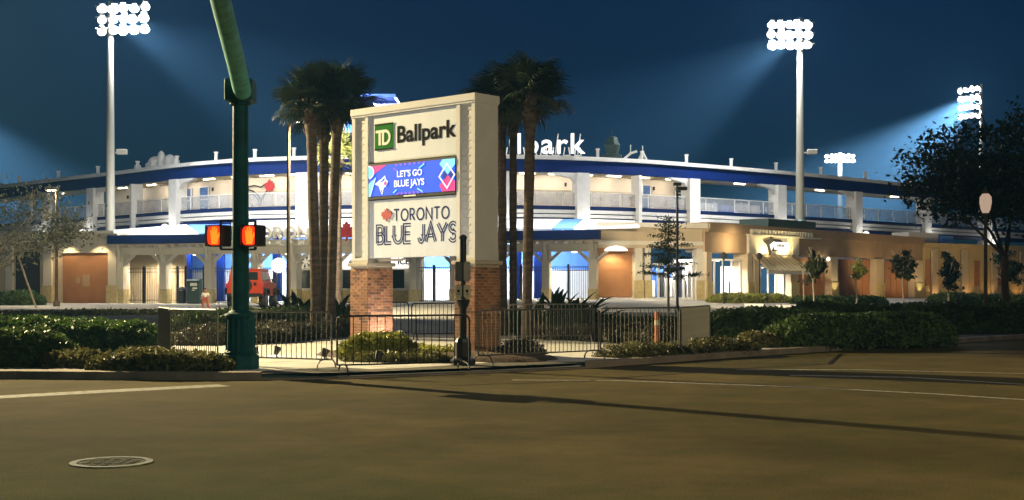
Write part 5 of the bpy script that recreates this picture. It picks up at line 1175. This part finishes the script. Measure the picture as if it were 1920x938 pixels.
# ================================================================ street lamps
def cobra(label, px, d, py_head, side, e, name='street_lamp', arm_px=25, r=.09, throw=0.):
    g = G(kx(px)*d, d); t = thing(name, label, 'street lamp', (kx(px)*d, d, g)); H = zpy(py_head, d)-g
    MB().lathe([(r*2, 0), (r*2, .25), (r*1.2, .35), (r, .5), (r*.7, H)], 12).build('pole', 'bark', t, smooth=True)
    L = arm_px/FPX*d*side
    MB().tube([(0, 0, H-.4), (L*.2, 0, H-.05), (L*.6, 0, H+.12), (L, 0, H+.1)], [.05, .045, .04, .04], 8).build('arm', 'bark', t, smooth=True)
    MB().bbox(L-.35, L+.35, -.17, .17, H+.0, H+.2, .05).build('head', 'steel', t)
    MB().box(L-.28, L+.28, -.14, .14, H-.03, H-.001).build('lens', 'lampwarm', t)
    light('lamp_glow', 'SPOT', Vector((kx(px)*d+L, d, g+H-.06)), e, (1, .84, .55), t, (kx(px)*d+L, d+throw, 0), .15, spot=160, blend=.4)
    return t
cobra('tall brown street lamp with curved arm beside the palm trunks', 541, 52, 229, 1, 14000, arm_px=28, throw=17)
cobra('slim street lamp rising over the hedge beside the left tree', 106, 70, 357, -1, 1800, arm_px=9)
# the lamp whose light throws the signal pole's shadow across the road; it stands just left of the view
lp = Vector((-28.0, 46.2, G(-28, 46.2)))
sl = thing('street_lamp', 'tall street lamp at the kerb lighting the crossing', 'street lamp', lp); HL = 13.
MB().lathe([(.2, 0), (.2, .4), (.13, .5), (.08, HL)], 12).build('pole', 'bark', sl, smooth=True)
MB().tube([(0, 0, HL-.5), (.5, -.4, HL+.1), (1.2, -1.0, HL+.2)], .05, 8).build('arm', 'bark', sl)
MB().bbox(.9, 1.7, -1.3, -.9, HL+.1, HL+.3, .05).build('head', 'steel', sl); MB().box(1.0, 1.6, -1.25, -.95, HL+.05, HL+.099).build('lens', 'lampwarm', sl)
light('lamp_glow', 'SPOT', lp+Vector((1.3, -1.1, HL)), ROADW, (1, .8, .42), sl, lp+Vector((39, -28.5, 0)), .05, spot=56, blend=1.)
rb = copy_tree(sl); rb.location = (13, 5, 0.1); rb['label'] = 'tall street lamp across the side street from the sign'   # its twin beside the side street
for o in list(rb.children):
    if o.type == 'LIGHT': bpy.data.objects.remove(o)
light('lamp_glow', 'SPOT', rb.location+Vector((1.3, -1.1, HL)), ROADB, (1, .82, .5), rb, (5, 17, 0), .16, spot=125, blend=.8)
# dark lamp pole by the thin tree
x, d = kx(1270)*62, 62; g = G(x, d)
lp2 = thing('lamp_post', 'plain black lamp pole beside the thin cypress', 'lamp post', (x, d, g))
MB().lathe([(.14, 0), (.14, .3), (.07, .4), (.055, zpy(348, d)-g)], 10).build('pole', 'black', lp2, smooth=True); MB().bbox(-.18, .18, -.18, .18, zpy(348, d)-g, zpy(343, d)-g, .02).build('cap', 'black', lp2)
MB().bbox(-.05, .5, .1, .5, zpy(356, d)-g, zpy(350, d)-g, .02).build('shoebox_head', 'black', lp2); light('shop_flood', 'SPOT', (x+.2, d+.7, zpy(357, d)), 9000, (1, .82, .55), lp2, (22.5, 92, 1.8), .15, spot=75, blend=.7)
# acorn lamp
x, d = kx(1848)*46, 46; g = G(x, d); z0 = zpy(400, d)-g
ac = thing('acorn_lamp', 'old style lamp post with a pale acorn globe in front of the oak', 'street lamp', (x, d, g))
MB().lathe([(.2, 0), (.2, .3), (.12, .5), (.1, .9), (.07, 1.0), (.055, z0-.15), (.1, z0-.1), (.14, z0)], 14).build('post', 'bark', ac, smooth=True)
MB().lathe([(.1, z0), (.16, z0+.12), (.21, z0+.38), (.2, z0+.58), (.11, z0+.7)], 18).build('globe', 'acorn', ac, smooth=True)
MB().lathe([(.12, z0+.7), (.08, z0+.8), (.05, z0+.86), (.015, z0+.95)], 12).build('finial', 'bark', ac, smooth=True)
# pedestrian lamps by the shop door
for px, ll in ((1357, 'dark lantern post before the wide lit shop window'), (1424, 'dark lantern post under the edge of the sloping awning')):
    d = 76 if px == 1357 else 82; x = kx(px)*d; g = G(x, d)
    o = thing('shop_bollard_lamp', ll, 'lantern post', (x, d, g), 0, 'lantern posts by the shop')
    h = zpy(486, d)-g; MB().lathe([(.1, 0), (.05, .2), (.04, h-.1), (.06, h)], 10).build('post', 'black', o); MB().lathe([(.09, h), (.2, h+.12), (.2, h+.3), (.03, h+.42)], 8).build('lantern', 'dark', o)
# ================================================================ vehicle
jx, jd = kx(459)*65, 65.; jz = G(jx, jd)+.02
jp = thing('red_off_road_car', 'orange red boxy off road car parked with its tailgate to the street', 'car', (jx, jd, jz)); jp.scale = (1.06, 1.06, 1.06)
bd_ = MB(); bd_.bbox(-.86, .86, 0, 2.95, .55, 1.22, .05); bd_.bbox(-.74, .74, 2.96, 4.1, .6, 1.18, .06); bd_.build('body', 'red', jp)
q = MB(); q.hexa([(-.8, .02, 1.22), (.8, .02, 1.22), (.8, 2.6, 1.22), (-.8, 2.6, 1.22)], [(-.7, .14, 1.78), (.7, .14, 1.78), (.7, 2.15, 1.78), (-.7, 2.15, 1.78)]); q.build('cabin', 'red', jp)
MB().bbox(-.74, .74, .08, 2.25, 1.781, 1.86, .03).build('roof', 'red', jp)
def lerp3(a, b, t): return tuple(a[i]+(b[i]-a[i])*t for i in range(3))
MB().hexa([(-.62, .03, 1.32), (.62, .03, 1.32), (.62, .06, 1.32), (-.62, .06, 1.32)], [(-.6, .105, 1.7), (.6, .105, 1.7), (.6, .14, 1.7), (-.6, .14, 1.7)]).build('rear_window', 'glassd', jp)
for s in (-1, 1):
    for a, b in ((.3, 1.05), (1.15, 1.95)): MB().hexa([(s*.795, a, 1.3), (s*.795, b, 1.3), (s*.77, b, 1.3), (s*.77, a, 1.3)], [(s*.735, a+.05, 1.7), (s*.735, b-.05, 1.7), (s*.71, b-.05, 1.7), (s*.71, a+.05, 1.7)]).build('side_window', 'glassd', jp)
    for y in (.65, 3.2):
        w_ = MB().tube([(s*.62, y, .4), (s*.92, y, .4)], .4, 20).build('wheel', 'rubber', jp); MB().tube([(s*.921, y, .4), (s*.93, y, .4)], .2, 14).build('rim', 'steel', w_)
        q = MB(); q.prism([(y-.55, .68), (y-.42, .93), (y+.42, .93), (y+.55, .68), (y+.5, .62), (y+.38, .86), (y-.38, .86), (y-.5, .62)], lambda a, b, t, s=s: (s*t, a, b), .8, 1.0); q.build('fender', 'black', jp)
    MB().bbox(s*.84-.08, s*.84+.08, -.05, .02, .95, 1.15, .015).build('tail_light', 'redink', jp)
    MB().bar((s*.86, 2.3, 1.3), (s*1.05, 2.3, 1.35), .1, .16).build('mirror', 'black', jp)
MB().bbox(-.85, .85, -.18, .0, .5, .68, .03).build('rear_bumper', 'black', jp)
sp_ = MB().tube([(0, -.28, 1.05), (0, -.05, 1.05)], .36, 20).build('spare_wheel', 'rubber', jp); MB().tube([(0, -.29, 1.05), (0, -.281, 1.05)], .18, 14).build('rim', 'steel', sp_)
MB().bbox(.42, .56, -.03, .0, 1.05, 1.2, .01).build('tailgate_latch', 'black', jp); MB().box(-.16, .16, -.19, -.181, .54, .64).build('number_plate', 'whiteink', jp)
# ================================================================ child crossing the plaza
def skin_mesh(name, verts, edges, radii, m, parent, root=0):
    me = bpy.data.meshes.new(name); me.from_pydata(verts, edges, []); ob = bpy.data.objects.new(name, me); C.objects.link(ob)
    md = ob.modifiers.new('s', 'SKIN'); ob.modifiers.new('d', 'SUBSURF').levels = 2; sv = me.skin_vertices[0].data
    for i, r in enumerate(radii): sv[i].radius = (r, r) if not isinstance(r, tuple) else r
    sv[root].use_root = True
    bpy.context.view_layer.update(); dg = bpy.context.evaluated_depsgraph_get(); m2 = bpy.data.meshes.new_from_object(ob.evaluated_get(dg)); bpy.data.objects.remove(ob)
    m2.polygons.foreach_set('use_smooth', [True]*len(m2.polygons)); return link(name, m2, m, parent)
cx_, cd = kx(385)*60, 60.; ch = thing('person', 'small child in a pale shirt and red trousers walking across the plaza', 'person', (cx_, cd, G(cx_, cd)+.02), R(0))
bv = [(0,0,.52),(0,0,.62),(0,0,.74),(0,.0,.80),(0,-.01,.86),(-.0,-.015,.93), (.07,0,.5),(.10,-.02,.27),(.17,.03,.05),(.21,-.0,.02), (-.07,0,.5),(-.11,-.02,.27),(-.09,.04,.05),(-.05,-.02,.02), (.12,0,.73),(.16,.0,.58),(.13,-.08,.46),(.12,-.1,.43), (-.12,0,.73),(-.17,.0,.59),(-.2,-.04,.46),(-.2,-.05,.42)]
be = [(0,1),(1,2),(2,3),(3,4),(4,5),(0,6),(6,7),(7,8),(8,9),(0,10),(10,11),(11,12),(12,13),(2,14),(14,15),(15,16),(16,17),(2,18),(18,19),(19,20),(20,21)]
br_ = [.08,.085,.08,.035,.085,.075,.06,.045,.03,.028,.06,.045,.03,.028,.035,.028,.022,.02,.035,.028,.022,.02]
bodyo = skin_mesh('body', bv, be, br_, 'skin', ch)
skin_mesh('shirt', [bv[i] for i in (0,1,2,14,15,18,19)], [(0,1),(1,2),(2,3),(3,4),(2,5),(5,6)], [.1,.105,.1,.055,.05,.055,.05], 'shirt', ch)
skin_mesh('trousers', [bv[i] for i in (0,6,7,8,10,11,12)], [(0,1),(1,2),(2,3),(0,4),(4,5),(5,6)], [.09,.075,.06,.05,.075,.06,.05], 'trousers', ch)
skin_mesh('hair', [(0,.02,.9),(0,.02,.96),(0,.03,.98)], [(0,1),(1,2)], [.085,.09,.06], 'hair', ch)
for s in (-1, 1): MB().lathe([(.012, -.01), (.012, .01)], 8, (s*.03, -.09, .9)).build('eye', 'hair', bodyo)

# ================================================================ the lit air over the ballpark
tower('floodlight tower outside the view beyond the pale tree', -190, 120, 150, 1., 4, 6, 2.6, (.75, -.6, .3), cam_pod=False, beam=((BEAM*2., (-50, 156, 0), 54),), rowh=.95)
hz = MB().box(-190, 190, -45, 330, -1.2, 46).build('haze', None)
hm = bpy.data.materials.new('haze_air'); hm.use_nodes = True; hn = hm.node_tree.nodes; hn.remove(hn['Principled BSDF'])
pvn = hn.new('ShaderNodeVolumePrincipled'); pvn.inputs['Color'].default_value = (.22, .56, 1, 1); pvn.inputs['Density'].default_value = HAZE; pvn.inputs['Anisotropy'].default_value = .25
hm.node_tree.links.new(pvn.outputs[0], hn['Material Output'].inputs['Volume']); hz.data.materials.append(hm)
tag(hz, 'thin night haze glowing under the floodlights', 'haze', kind='stuff')
